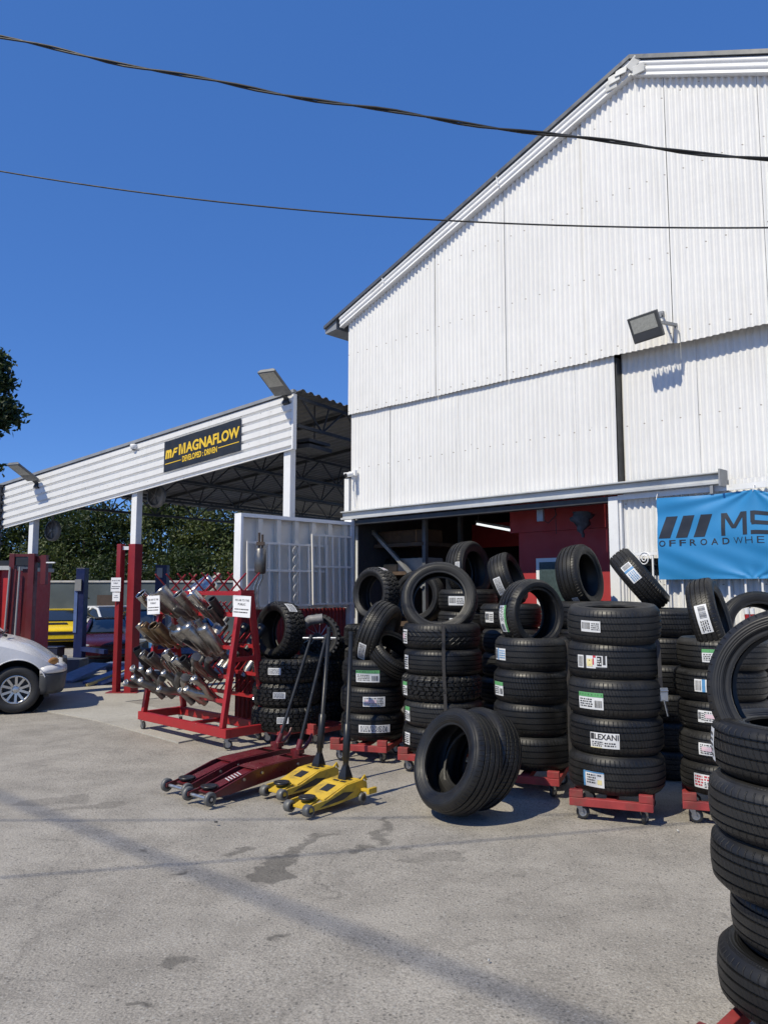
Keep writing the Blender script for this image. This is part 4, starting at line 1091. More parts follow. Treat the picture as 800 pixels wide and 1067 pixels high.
row(tiers[0], [('wye', 'cast', .08, 'grey Y pipe', 1.05, 31, 0.10), ('wye', 'cast', .28, 'grey Y pipe', 1.1, 45, -0.22), ('wye', 'cast', .48, 'grey Y pipe', 1.1, 37, -0.10), ('bend', 'cast', .68, 'grey elbow pipe', 1., 33, 0.12), ('wye', 'cast', .88, 'grey Y pipe', 1.05, 30, -0.23),
               ('bend', 'cast', 1.07, 'grey elbow pipe', 1.05, 48, -0.20), ('bend', 'steel', 1.26, 'pale S bend pipe', 1.2, 36, -0.14), ('wye', 'steel', 1.50, 'pale Y pipe', 1.15, 32, -0.22)], 'on bottom tier of the red rack')
for i, (kd, mt, x, z, sk) in enumerate((('tip', 'cast', .18, tiers[2] - .06, .8), ('tip', 'black', .42, tiers[1] - .05, .8), ('tip', 'steel', .72, tiers[1] - .07, .75), ('tip', 'black', 1.05, tiers[2] - .07, .8), ('bend', 'chrome', 1.2, tiers[1] - .06, .8), ('tip', 'cast', 1.42, tiers[3] - .1, .8), ('tip', 'cast', .75, tiers[3] - .08, .8), ('wye', 'cast', 1.15, tiers[0] - .05, .8))):
    item(kd, mt, x, z, 'small ' + {'cast': 'grey', 'black': 'black', 'steel': 'steel', 'chrome': 'chrome'}[mt] + ' part tucked behind ' + ['the bronze tips of the second tier', 'the square black tip of the third tier', 'the slotted tip of third tier', 'the oval muffler of second tier', 'the curved elbow of third tier', 'the long chrome tips of top tier', 'the big top tier tip', 'the bottom tier elbows'][i], sk, tilt=30 + 9 * (i % 3), roll=(-.3, .2, .05)[i % 3], dy=-.03)
item('can', 'chrome', .45, RH - .10, 'big bright cylinder muffler slanting on the far side of rack top', 1.35, True, 40, .3, -.12)
for i, (x, z, k, m_) in enumerate(((.3, tiers[2], 'tip', 'steel'), (.8, tiers[2], 'muffler', 'steel'), (1.3, tiers[2], 'tip', 'black'), (.5, tiers[1], 'tip', 'black'), (1.0, tiers[1], 'twin', 'steel'), (1.62, tiers[2], 'tip', 'black'), (1.66, tiers[0], 'slit', 'chrome'), (1.5, tiers[1], 'tip', 'steel'))):
    item(k, m_, x, z, ['steel tip hung on the far side of rack, left part', 'muffler hung on the far side of rack, middle', 'black tip on far side of rack behind the mufflers', 'black tip on far lower side of rack', 'twin tip on far lower side of rack', 'black tip on far side beside the right legs', 'bright slotted tip low behind the right legs of the rack', 'steel tip on far side at third tier, right'][i], 1., True)
# upright resonator with pipes at the right end
p0 = at(271, 600, 9.0); zz = lambda v: at(271, v, 9.0).z
t = thing('muffler', 'round grey muffler with upright twin pipes standing above right end of the rack', 'muffler', Matrix.Translation((p0.x, p0.y, 0)))
mb = MB(); a_, b_ = zz(598), zz(571); mb.lathe([(0, a_), (.05, a_), (.066, a_ + .02), (.066, b_ - .02), (.05, b_), (0, b_)], 24); mb.build('can', CAST, t)
mb = MB()
for dx in (-.018, .02): mb.tube([(dx, 0, b_ - .01), (dx, 0, zz(555 if dx < 0 else 557))], .014, 10)
mb.box(-.045, .045, -.03, .03, b_ + .03, b_ + .07); mb.build('outlet', M('rusty_pipe', (.10, .075, .06), .6, .6, var=.3), t)
mb = MB()
for dx in (-.02, .022): mb.tube([(dx, 0, a_ + .01), (dx, 0, a_ - .05), (dx - .045, 0, a_ - .15), (dx - .05, 0, a_ - .3), (dx - .03, 0, zz(634))], .014, 10)
mb.build('inlet', BRUSH, t); mb = MB(); mb.box(-.11, .03, -.02, .02, zz(634) - .012, zz(634)); mb.build('flange', BRUSH, t)
PAPER = M('paper', (.80, .80, .81), .6, var=.02)
def sign(u0, u1, v0, v1, Y, yaw, lines, label, tilt=0.):
    a = at((u0 + u1) / 2, (v0 + v1) / 2, Y); h = (v1 - v0) / F * Y; w = (u1 - u0) / F * Y / math.cos(yaw) * 1.0
    T = Matrix.Translation(a) @ Matrix.Rotation(yaw, 4, 'Z') @ Matrix.Rotation(tilt, 4, 'Y')
    t = thing('paper_sign', label, 'sign', T)
    mb = MB(); mb.box(-w / 2, w / 2, -.002, .002, -h / 2, h / 2); mb.build('sheet', PAPER, t)
    mb = MB(); rnd = random.Random(int(u0))
    for (txt, q0, q1, x0, x1) in lines:
        z0 = -h / 2 + h * q0; z1 = -h / 2 + h * q1; xa_ = -w / 2 + w * x0; xb = -w / 2 + w * x1
        if txt: vs, fs = text2d(txt, xa_, xb, z0, z1, off=.01); mb.add([(x, -.0035, z) for x, z in vs], fs)
        else:
            for (a0, a1, b0, b1, m_) in ink_rows(0, 1, 0, 1, 1, rnd): mb.box(xa_ + (xb - xa_) * a0, xa_ + (xb - xa_) * a1, -.004, -.0025, z0, z1)
    mb.build('lettering', INK, t, fix=False); return t
TXT = [('NO AIR TO THE', .74, .84, .1, .9), ('PUBLIC', .55, .65, .28, .72), ('', .34, .39, .1, .92), ('', .20, .25, .06, .88)]
sign(242, 262, 621, 643, 8.28, -.5, TXT, 'white paper notice on the right end of the exhaust rack', .05)
sign(152, 168, 621, 640, 9.05, -.6, TXT, 'white paper notice at the left end of the rack behind the tips', -.05)

# ------------------------------------------------------------------ floor jacks
MAROON = M('maroon_paint', (.115, .012, .016), .32, var=.15, scale=4, dirt=(.06, .04, .035), dirt_amt=.55, dscale=6)
YELP = M('yellow_paint', (.60, .39, .035), .42, var=.14, scale=5, dirt=(.10, .08, .05), dirt_amt=.75, dscale=6)
JACKW = M('jack_wheel', (.13, .13, .125), .5, .3, var=.2)
GRIP = M('black_tube', (.02, .021, .023), .38, .3, var=.2)
def wheel(parent, x, y, R, w, name='wheel', ax='y'):
    mb = MB(); T = Matrix.Translation((x, y, R)) @ Matrix.Rotation(PI / 2, 4, 'X')
    mb.lathe([(R * .55, -w / 2), (R - .006, -w / 2), (R, -w / 2 + .006), (R, w / 2 - .006), (R - .006, w / 2), (R * .55, w / 2)], 22, 0, T=T)
    mb.lathe([(0, -w * .38), (R * .55, -w * .42)], 22, 1, T=T); mb.lathe([(0, w * .38), (R * .55, w * .42)], 22, 1, T=T); mb.lathe([(0, -w * .6), (R * .2, -w * .55), (R * .2, -w * .3)], 12, 2, T=T)
    return mb.build(name, [JACKW, BLKC, STEEL], parent)
def long_jack(fr, yaw, hb, ht, label, decal):
    t = thing('floor_jack', label, 'jack', Matrix.Translation((fr.x, fr.y, 0)) @ Matrix.Rotation(yaw, 4, 'Z'), 'maroon floor jacks')
    w = .11
    lo = lambda P: [(x, z if z < .06 else .06 + (z - .06) * .70) for x, z in P]
    lz = lambda z: .06 + (z - .06) * .70
    for s in (-1, 1):
        mb = MB(); y0 = s * w - .006
        mb.prism(lo([(.02, .045), (.02, .085), (.12, .105), (.50, .245), (.62, .268), (1.14, .275), (1.28, .255), (1.31, .2), (1.26, .13), (.60, .07), (.25, .045)]), y0, y0 + .012)
        mb.build('side_plate', MAROON, t, bevel=.003)
        wheel(t, .05, s * (w + .03), .056, .035)
        for x, z in lo(((.42, .17), (.62, .2), (1.05, .2))): mb = MB(); mb.tube([(x, s * (w + .004), z), (x, s * (w + .016), z)], .012, 10); mb.build('bolt', STEEL, t)
    mb = MB(); mb.prism(lo([(.55, .255), (.64, .272), (1.0, .279), (1.0, .268), (.64, .26), (.56, .24)]), -w + .007, w - .007); mb.prism(lo([(1.12, .268), (1.27, .248), (1.26, .236), (1.12, .255)]), -w + .007, w - .007)
    mb.prism(lo([(.28, .04), (1.24, .13), (1.24, .15), (.28, .06)]), -w + .007, w - .007); mb.build('top_plate', MAROON, t)
    mb = MB(); mb.prism(lo([(.08, .10), (.20, .128), (.58, .24), (.58, .15), (.2, .07), (.1, .06)]), -.055, .055); mb.build('lift_arm', MAROON, t, bevel=.004)
    mb = MB(); mb.lathe([(r_, z_ - .02) for r_, z_ in ((0, .10), (.05, .10), (.05, .128), (.068, .130), (.07, .145), (.05, .146), (.045, .138), (0, .138))], 22, T=Matrix.Translation((.15, 0, 0))); mb.build('saddle', BLKC, t)
    mb = MB(); mb.tube([(.05, -w - .05, .056), (.05, w + .05, .056)], .014, 10); mb.build('axle', STEEL, t)
    for s in (-1, 1): wheel(t, 1.22, s * .07, .045, .03, 'rear_wheel')
    if decal:
        mb = MB()
        vs, fs = text2d('/////', .30, .46, 0, .05, off=.02); mb.add([(x, -.055 + z * 1.6 - .01, lz(.132 + (x - .2) * .2947) + .010) for x, z in vs], fs); mb.build('decal', M('decal_white', (.55, .52, .52), .5), t, fix=False)
    inv = t.matrix_world.inverted(); a = inv @ hb; b = inv @ ht
    mb = MB(); mb.tube([(a.x, a.y, .17), (a.x, a.y, .25)], .05, 14); mb.box(a.x - .035, a.x + .035, a.y - .055, a.y + .055, .22, .26); mb.tube([(a.x, a.y, .23), tuple(a.lerp(b, .12))], .028, 12); mb.build('handle_socket', MAROON, t)
    mb = MB(); pts = [(a.x + .03, a.y, .24), (a.x + .1, a.y - .0, .26), (a.x + .16, a.y, .31), (a.x + .19, a.y, .37)]; mb.tube(pts, [.018, .018, .016, .010], 10); mb.build('foot_pedal', MAROON, t)
    mb = MB(); mb.tube([tuple(a.lerp(b, .08)), tuple(b)], .0165, 12); hn = mb.build('handle', GRIP, t)
    d = (t.matrix_world.to_3x3().inverted() @ Vector((1, -.15, 0))).normalized()
    mb = MB(); mb.tube([tuple(b - d * .085), tuple(b + d * .10)], .011, 10); mb.build('crossbar', STEEL, hn); mb = MB(); mb.tube([tuple(b - (b - a).normalized() * .02), tuple(b + (b - a).normalized() * .03)], .024, 12); mb.build('knob', GRIP, hn)
    return t
f1 = gnd(179, 829); f2 = gnd(202, 839); jy = math.atan2(.78, .63)
def hpos(fr, yaw, x, z): return Matrix.Translation((fr.x, fr.y, 0)) @ Matrix.Rotation(yaw, 4, 'Z') @ Vector((x, 0, z))
jd = Vector((math.cos(jy), math.sin(jy), 0))
def jack_top(u, v, Y): return at(u, v, Y)
hb1 = hpos(f1, jy, 1.20, .21); hb2 = hpos(f2, jy, 1.16, .21)
long_jack(f1, jy, hb1, jack_top(324, 665, hb1.y + .28), 'maroon long floor jack, the one nearer the red rack', False)
long_jack(f2, jy, hb2, jack_top(339.5, 665, hb2.y + .28), 'maroon long floor jack beside the yellow jacks, white decal on top', True)
def low_jack(fr, yaw, htop, label, pedal):
    t = thing('floor_jack', label, 'jack', Matrix.Translation((fr.x, fr.y, 0)) @ Matrix.Rotation(yaw, 4, 'Z'), 'yellow floor jacks')
    w = .125
    for s in (-1, 1):
        mb = MB(); y0 = s * w - .008
        mb.prism([(.03, .035), (.03, .08), (.10, .088), (.22, .095), (.44, .165), (.62, .175), (.68, .15), (.69, .09), (.60, .05), (.3, .035)], y0, y0 + .016); mb.build('side_plate', YELP, t, bevel=.004)
        mb = MB(); mb.prism([(.14, .05), (.40, .06), (.52, .10), (.40, .115), (.2, .07)], s * (w + .0085), s * (w + .0105)); mb.build('side_decal', BLKC, t)
        wheel(t, .04, s * (w - .02), .045, .06)
        wheel(t, .60, s * (w + .03), .04, .03, 'rear_wheel')
    mb = MB(); mb.prism([(.20, .098), (.44, .168), (.62, .178), (.66, .165), (.66, .15), (.6, .162), (.44, .152), (.2, .082)], -w + .009, w - .009); mb.box(.05, .075, -w + .05, w - .05, .04, .06); mb.build('top_plate', YELP, t, bevel=.003)
    mb = MB(); mb.prism([(.06, .06), (.18, .098), (.22, .09), (.1, .05)], -.07, .07); mb.build('lift_arm', YELP, t)
    mb = MB(); mb.lathe([(0, .09), (.05, .09), (.068, .105), (.068, .118), (.055, .119), (.05, .112), (0, .112)], 22, T=Matrix.Translation((.13, 0, 0))); mb.build('saddle', BLKC, t)
    mb = MB()
    for x0, x1, y0, y1 in ((.30, .40, -.05, .04), (.47, .50, -.08, -.02), (.47, .50, .0, .06), (.54, .57, -.08, .07)):
        z = lambda x: (.098 + (x - .2) * .2917 if x < .44 else .168 + (x - .44) * .0556) + .002
        mb.add([(x0, y0, z(x0)), (x1, y0, z(x1)), (x1, y1, z(x1)), (x0, y1, z(x0))], [(0, 1, 2, 3)])
    mb.build('decal', BLKC, t, fix=False)
    a = Vector((.56, 0, .15)); b = t.matrix_world.inverted() @ htop; k = (b - a)
    mb = MB(); mb.tube([tuple(a), tuple(a + k * .035), tuple(a + k * .11)], [.062, .06, .026], 4, smooth=False); mb.build('handle_socket', GRIP, t)
    mb = MB(); mb.tube([tuple(a + k * .1), tuple(a + k * .14), tuple(a + k * .145), tuple(a + k * .38), tuple(a + k * .385), tuple(b)], [.024, .024, .031, .031, .019, .019], 12); hn = mb.build('handle', GRIP, t)
    mb = MB(); mb.tube([tuple(a + k * .99), tuple(a + k * 1.012)], .024, 12); mb.build('knob', GRIP, hn)
    if pedal:
        mb = MB(); mb.box(.60, .64, -w - .10, -w - .012, .09, .11); mb.box(.58, .68, -w - .12, -w - .09, .08, .125); mb.build('foot_pedal', YELP, t, bevel=.003)
    mb = MB(); mb.tube([(.62, -w - .0, .17), (.66, -w - .0, .2), (.68, -w, .16)], .01, 8); mb.build('carry_loop', YELP, t); mb = MB(); mb.tube([(.62, w, .17), (.66, w, .2), (.68, w, .16)], .01, 8); mb.build('carry_loop', YELP, t)
    return t
g1 = gnd(281, 833); g2 = gnd(307, 850)
ya = math.atan2(.76, .65)
a_ = hpos(g1, ya, .56, .15); b_ = hpos(g2, ya, .56, .15)
low_jack(g1, ya, at(343, 655, a_.y + .10), 'yellow low floor jack beside the maroon jacks', False)
low_jack(g2, ya, at(366, 660, b_.y + .10), 'yellow low floor jack nearest the camera with side foot pedal', True)

# ------------------------------------------------------------------ dirt wheel and pump bits between the rack and the doorway
p = at(331, 664, 9.5)
t = thing('spoked_wheel', 'knobbly tyred small wheel with spokes lying on the shaded stack by the fence', 'wheel', axis_frame(p, (-.15, -.95, .12)))
mb = MB(); R = .27
vs = []
mb.lathe([(R - .055, -.04), (R - .02, -.05), (R, -.03), (R, .03), (R - .02, .05), (R - .055, .04)], 40, closed=True)
for k in range(30):
    a = 2 * PI * k / 30
    for s in (-1, 1): mb.box(-.014, .014, -.012, .014, s * .028 - .016, s * .028 + .016, 0, Matrix.Rotation(a + s * .05, 4, 'Z') @ Matrix.Translation((0, R, 0)))
mb.build('tyre', rubber('lug') and M('knob_rubber', (.02, .02, .021), .6), t)
mb = MB(); mb.lathe([(.19, -.02), (.215, -.03), (.215, .03), (.19, .02)], 32, closed=True); mb.tube([(0, 0, -.04), (0, 0, .05)], .05, 14)
mb.build('rim', BLKC, t); mb = MB()
for k in range(12):
    a = 2 * PI * k / 12; mb.bar((.045 * math.cos(a), .045 * math.sin(a), .02), (.195 * math.cos(a + .4), .195 * math.sin(a + .4), 0), .006)
mb.build('spokes', STEEL, t)
p = at(313, 655, 9.4)
mb = MB(); mb.tube([(.0, 0, 0), (.05, -.02, .13), (.16, 0, .22), (.32, .0, .24)], .06, 12); o = mb.build('folded_tarp', M('grey_tarp', (.16, .16, .165), .6, var=.4, scale=14), T=Matrix.Translation((p.x - .05, p.y, p.z - .12))); tag(o, 'grey folded sheet draped behind the spoked wheel', 'tarp')

# ------------------------------------------------------------------ red steel posts under the canopy
t = thing('red_post_frame', 'red steel goalpost frame by the concrete edge with paper notices', 'frame', Matrix.Translation((0, 0, 0)))
qa = gnd(121, 722); qb = MK @ Vector((px_[1] + .0, .085, 0)); Ht = lambda q, v, u: at(u, v, q.y).z
for q, wd, vt, u in ((qa, .10, 567, 123), (qb, .165, 567, 143)):
    top = at(u, vt, q.y); mb = MB(); mb.box(-wd / 2, wd / 2, -wd / 2, wd / 2, 0, top.z, 0, Matrix.Translation((q.x, q.y, 0)) @ Matrix.Rotation(KROT, 4, 'Z')); mb.box(q.x - .14, q.x + .14, q.y - .14, q.y + .14, .004, .02); mb.build('post', M('post_red', (.23, .014, .018), .45, var=.15, dirt=(.07, .03, .025), dirt_amt=.5), t, bevel=.005)
ta = at(123, 570, qa.y); tb = at(143, 570, qb.y)
mb = MB(); mb.bar((ta.x + .07, ta.y, ta.z - .02), (tb.x - .08, tb.y, tb.z - .02), .06, .06); mb.build('crossbar', WHITE, t)
sign(115.5, 126, 602, 616.5, qa.y - .09, -.1, TXT, 'white paper notice high on the red post'); sign(117, 125, 617.5, 626.5, qa.y - .09, -.1, [('', .6, .66, .3, .7), ('', .4, .45, .2, .8)], 'smaller white paper notice below on the red post')
# ------------------------------------------------------------------ red lift column at the far left with a red skip behind it
Yl = 12.6
def X_(u, Y): return (u - 400) / F * Y
def Z_(v, Y): return at(400, v, Y).z
LRED = M('lift_red', (.095, .009, .012), .45, var=.15)
t = thing('red_lift_column', 'tall dark red lift column with grey cables at the left edge', 'lift', Matrix.Translation((X_(30, Yl), Yl, 0)))
zt = Z_(577, Yl); s_ = Yl / F
mb = MB(); mb.box(-.285, -.20, -.06, .06, 0, zt); mb.build('post', LRED, t, bevel=.004)
mb = MB(); mb.box(.03, .13, -.07, .07, 0, zt); mb.box(-.10, .03, .03, .07, 0, zt - .25); mb.build('post', LRED, t, bevel=.004)
mb = MB(); mb.box(.20, .29, .0, .1, zt - .5, zt - .02); mb.box(.135, .2, .02, .08, zt - .14, zt - .04); mb.build('outrigger', LRED, t)
mb = MB(); mb.box(-.2, .03, -.05, .05, zt - .05, zt - .005); mb.build('head', LRED, t); mb = MB(); mb.box(-.19, .02, -.04, .04, zt - .19, zt - .055); mb.build('motor_box', BLKC, t)
mb = MB()
for x, x2_ in ((-.25, -.32), (-.09, -.14)): mb.tube([(x, -.09, zt - .22), (x2_, -.1, .05)], .016, 8)
mb.build('cable', M('grey_cable', (.3, .3, .3), .5), t); mb = MB(); mb.bar((-.17, -.05, zt - .25), (-.25, -.06, .05), .03); mb.build('brace', LRED, t)
mb = MB(); mb.box(.3, .44, -.02, .02, zt - .155, zt - .135); mb.build('sensor_arm', WHITE, t)
t = thing('red_container', 'bright red ribbed steel container cut off by the left edge', 'container', Matrix.Translation((X_(-30, 12.9), 13.0, 0)))
zt2 = Z_(594, 12.9); mb = MB(); mb.box(-.9, .62, .0, 1.6, .1, zt2); mb.build('shell', M('container_red', (.50, .03, .03), .45, var=.1), t)
x = -.85
while x < .6:
    mb = MB(); mb.box(x, x + .05, -.05, -.002, .1, zt2 - .01); mb.build('rib', M('container_red', ()), t); x += .21
mb = MB(); mb.box(-.95, .66, -.08, 1.65, zt2 + .002, zt2 + .07); mb.build('rim', M('grey_trim', (.5, .5, .48), .5), t); mb = MB(); mb.box(-.95, .64, -.05, 1.6, zt2 + .072, zt2 + .16); mb.build('cover', BLKC, t)
# ------------------------------------------------------------------ blue lift
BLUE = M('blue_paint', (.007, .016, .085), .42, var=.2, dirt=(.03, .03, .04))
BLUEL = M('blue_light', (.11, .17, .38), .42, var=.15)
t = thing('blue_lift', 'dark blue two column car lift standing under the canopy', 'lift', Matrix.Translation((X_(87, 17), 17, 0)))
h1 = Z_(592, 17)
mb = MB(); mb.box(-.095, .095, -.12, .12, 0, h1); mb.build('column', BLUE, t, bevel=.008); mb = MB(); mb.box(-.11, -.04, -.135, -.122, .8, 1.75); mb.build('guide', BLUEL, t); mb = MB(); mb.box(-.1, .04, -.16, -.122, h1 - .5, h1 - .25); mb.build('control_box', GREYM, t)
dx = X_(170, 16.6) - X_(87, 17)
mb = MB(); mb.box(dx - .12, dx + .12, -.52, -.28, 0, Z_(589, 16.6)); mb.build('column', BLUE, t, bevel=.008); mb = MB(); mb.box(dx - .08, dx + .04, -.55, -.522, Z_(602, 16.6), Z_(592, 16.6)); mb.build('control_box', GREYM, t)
mb = MB(); mb.bar((0, -.1, .06), (dx, -.4, .06), .2, .08); mb.build('base_beam', BLUE, t)
mb = MB(); mb.bar((.1, -.1, .45), (.9, -.9, .45), .09); mb.bar((dx - .1, -.4, .45), (dx - .8, -.9, .45), .09); mb.build('arm', BLUE, t)
t = thing('lift_ramp', 'blue drive on ramp sloping down to the concrete beside the white van', 'ramp')
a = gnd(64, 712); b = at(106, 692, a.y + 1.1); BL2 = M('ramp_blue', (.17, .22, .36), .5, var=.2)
def plank(t, a, b, w, nm, mt):
    mb = MB(); mb.bar((a.x, a.y, max(.03, a.z)), (b.x, b.y, b.z), w, .05); mb.build(nm, mt, t, bevel=.004)
plank(t, a, b, .45, 'ramp_plate', BL2); mb = MB(); mb.box(b.x, b.x + 1.5, b.y - .1, b.y + .5, b.z - .05, b.z); mb.box(b.x + .1, b.x + .3, b.y, b.y + .3, 0, b.z - .052); mb.build('runway', BL2, t)
t = thing('lift_ramp', 'blue drive on ramp with yellow edge just behind the red posts', 'ramp')
a = gnd(96, 714); b = at(138, 696, a.y + 1.0); plank(t, a, b, .45, 'ramp_plate', BLUEL); mb = MB(); mb.box(b.x, b.x + 1.3, b.y - .1, b.y + .4, b.z - .05, b.z); mb.build('runway', BL2, t)
mb = MB(); mb.bar((a.x, a.y - .28, .03), (b.x, b.y - .28, b.z - .02), .05, .05); mb.build('edge_strip', M('edge_yellow', (.45, .38, .18), .6), t)
mb = MB(); mb.box(-.2, .2, -.2, .2, 0, .42); mb.box(-.21, .21, -.21, .21, .422, .45); o = mb.build('tool_cabinet', M('navy', (.008, .012, .04), .5), bevel=.01, T=Matrix.Translation((X_(59, 17.6), 17.6, 0))); tag(o, 'dark navy cabinet beneath the yellow coupe, behind the grey chest', 'cabinet')
mb = MB(); mb.box(-.4, .4, -.25, .25, .04, .33); o = mb.build('tool_chest', M('chest_grey', (.16, .17, .19), .5), bevel=.01, T=Matrix.Translation((X_(70, 15.8), 15.9, 0))); tag(o, 'grey low chest behind the blue ramp next to the van nose', 'chest')
# ------------------------------------------------------------------ vehicles
GLASS = M('car_glass', (.02, .025, .03), .06, var=.05, spec=.7)
RUBT = M('car_tyre', (.022, .022, .023), .65, var=.2)
ALLOY = M('alloy', (.52, .52, .51), .3, .8, var=.1)
DKPL = M('dark_bumper', (.05, .052, .055), .55, var=.2)
def car_wheel(parent, x, y, R, w, side, spokes=5):
    wl_ = bpy.data.objects.new('wheel', None); C.objects.link(wl_); wl_.parent = parent; wl_.empty_display_size = .1
    wl_.matrix_local = Matrix.Translation((x, y, R)) @ Matrix.Rotation(-PI / 2 * side, 4, 'X')
    mb = MB(); r = R * .62
    mb.lathe([(r, -w * .45), (R - .05, -w * .5), (R - .012, -w * .42), (R, -w * .3), (R, w * .3), (R - .012, w * .42), (R - .05, w * .5), (r + .01, w * .47), (r, w * .4)], 40); mb.build('tyre', RUBT, wl_)
    mb = MB(); mb.lathe([(r - .002, w * .42), (r - .012, w * .45), (r - .03, w * .36), (r - .035, -w * .3)], 36)
    for k in range(spokes):
        a = 2 * PI * (k + .5) / spokes
        for da in (-.19, .19):
            p0_ = (.05 * math.cos(a + da * 2.2), .05 * math.sin(a + da * 2.2), w * .34); p1_ = ((r - .02) * math.cos(a + da * 1.7), (r - .02) * math.sin(a + da * 1.7), w * .40); mb.bar(p0_, p1_, .034, .022, up=(0, 0, 1))
    mb.lathe([(0, w * .38), (.05, w * .37), (.065, w * .33), (.075, w * .24)], 20)
    mb.build('rim', ALLOY, wl_)
    mb = MB(); mb.lathe([(0, w * .02), (r - .03, w * .02)], 28); 
    for k in range(spokes):
        a = 2 * PI * k / spokes; mb.tube([(.05 * math.cos(a), .05 * math.sin(a), w * .33), (.05 * math.cos(a), .05 * math.sin(a), w * .385)], .009, 8)
    mb.build('brake_disc', DARKM, wl_)
def ring(x, hw, zb, zbelt, ztop, hwt, n=9, tuck=.06):
    """half section mirrored: bottom, rounded side, roof edge"""
    pts = []
    R_h = [(hw * .86, zb), (hw - tuck * .3, zb + .05), (hw, zb + (zbelt - zb) * .35), (hw, zb + (zbelt - zb) * .7), (hw - tuck * .4, zbelt), (hwt + .04, ztop - .05), (hwt - .05, ztop - .008), (hwt * .45, ztop)]
    return [(x, -y, z) for y, z in R_h] + [(x, y, z) for y, z in R_h[::-1]]
def smooth(vals, n):
    out = []
    for i in range(len(vals) - 1):
        for k in range(n):
            q = k / n; a, b = vals[i], vals[i + 1]
            p_ = vals[max(0, i - 1)]; c = vals[min(len(vals) - 1, i + 2)]
            out.append([(b_ := .5 * ((2 * a[j]) + (-p_[j] + b[j]) * q + (2 * p_[j] - 5 * a[j] + 4 * b[j] - c[j]) * q * q + (-p_[j] + 3 * a[j] - 3 * b[j] + c[j]) * q ** 3)) for j in range(len(a))])
    out.append(list(vals[-1])); return out
# white minivan --------------------------------------------------------------------------------
vg = gnd(15, 744); VY = math.radians(23)
Mv = Matrix.Translation((vg.x, vg.y, 0)) @ Matrix.Rotation(VY, 4, 'Z') @ Matrix.Translation((0, .93, 0))
V = thing('minivan', 'white minivan with dark lower bumper, only its nose inside the left edge', 'van', Mv)
VW = .92
# x: +forward, wheel centre at 0 ; rows: x, half width, z bottom, z belt, z top, half width of top
rows = [(-3.9, .80, .35, .95, 1.0, .7), (-3.8, .88, .30, 1.0, 1.06, .80), (-2.8, VW, .28, 1.02, 1.08, .82), (-1.2, VW, .28, 1.02, 1.08, .82), (-.6, VW, .29, .99, 1.075, .80), (-.2, VW, .28, .93, 1.03, .78), (.15, VW - .01, .28, .82, .92, .74), (.38, VW - .05, .29, .70, .78, .66), (.52, VW - .14, .40, .62, .67, .60), (.61, VW - .28, .52, .57, .60, .50)]
WH = M('van_white', (.66, .66, .67), .25, var=.05, dirt=(.40, .38, .35), dirt_amt=.25, spec=.6)
mb = MB(); mb.loft([ring(*r) for r in smooth(rows, 5)])
tmp = mb.build('van_shell', WH); cut = MB()
for x in (0, -2.85): cut.tube([(x, -1.2, .335), (x, 1.2, .335)], .405, 40)
cutter = cut.build('van_cutter', WH); bo = tmp.modifiers.new('arch', 'BOOLEAN'); bo.object = cutter; bo.operation = 'DIFFERENCE'; bo.solver = 'EXACT'
bpy.context.view_layer.update()
me = bpy.data.meshes.new_from_object(tmp.evaluated_get(bpy.context.evaluated_depsgraph_get())); me.name = 'body'
bpy.data.objects.remove(tmp); bpy.data.objects.remove(cutter)
me.set_sharp_from_angle(angle=math.radians(35)); bd = bpy.data.objects.new('body', me); C.objects.link(bd); bd.parent = V
gh = [(-3.75, .72, .96, 1.2, 1.3, .6), (-3.5, .80, 1.02, 1.35, 1.70, .62), (-2.5, .82, 1.04, 1.4, 1.78, .66), (-1.5, .82, 1.04, 1.4, 1.76, .66), (-.9, .80, 1.04, 1.25, 1.55, .64), (-.28, .74, 1.03, 1.06, 1.09, .60)]
mb = MB(); mb.loft([ring(*r) for r in smooth(gh, 3)]); mb.build('cabin_glass', GLASS, V)
mb = MB()
for s in (-1, 1):
    mb.tube([(-.3, s * .74, 1.06), (-.9, s * .70, 1.50), (-1.4, s * .66, 1.75)], .035, 8); mb.tube([(-1.5, s * .83, 1.04), (-1.55, s * .68, 1.74)], .04, 8); mb.tube([(-2.7, s * .83, 1.04), (-2.75, s * .68, 1.77)], .04, 8)
mb.box(-3.5, -1.3, -.62, .62, 1.77, 1.80); mb.build('pillar', WH, V)
# front bumper skirt, fender lower part ahead of the wheel
mb = MB()
def brow(z, grow): # half ring seen from above
    pts = []
    for i in range(21):
        a = -PI / 2 + PI * i / 20; cx = .30; ex = .36 + grow; ey = VW - .02 + grow
        sx_ = abs(math.cos(a)) ** .7; pts.append((cx + ex * sx_ * (1 if math.cos(a) >= 0 else -1), ey * math.copysign(abs(math.sin(a)) ** .55, math.sin(a)), z))
    return pts
mb.loft([brow(z, g) for z, g in ((.24, -.03), (.30, -.012), (.50, .012), (.535, .004))], 0, True, False, closed=False)
o = mb.build('bumper', DKPL, V, fix=True); s_m = o.modifiers.new('Solid', 'SOLIDIFY'); s_m.thickness = .03; s_m.offset = -1
mb = MB(); mb.loft([brow(z, g) for z, g in ((.537, .012), (.60, .004), (.64, -.04), (.665, -.16))], 0, True, False, closed=False); o = mb.build('bumper_cover', WH, V); s_m = o.modifiers.new('Solid', 'SOLIDIFY'); s_m.thickness = .03; s_m.offset = -1
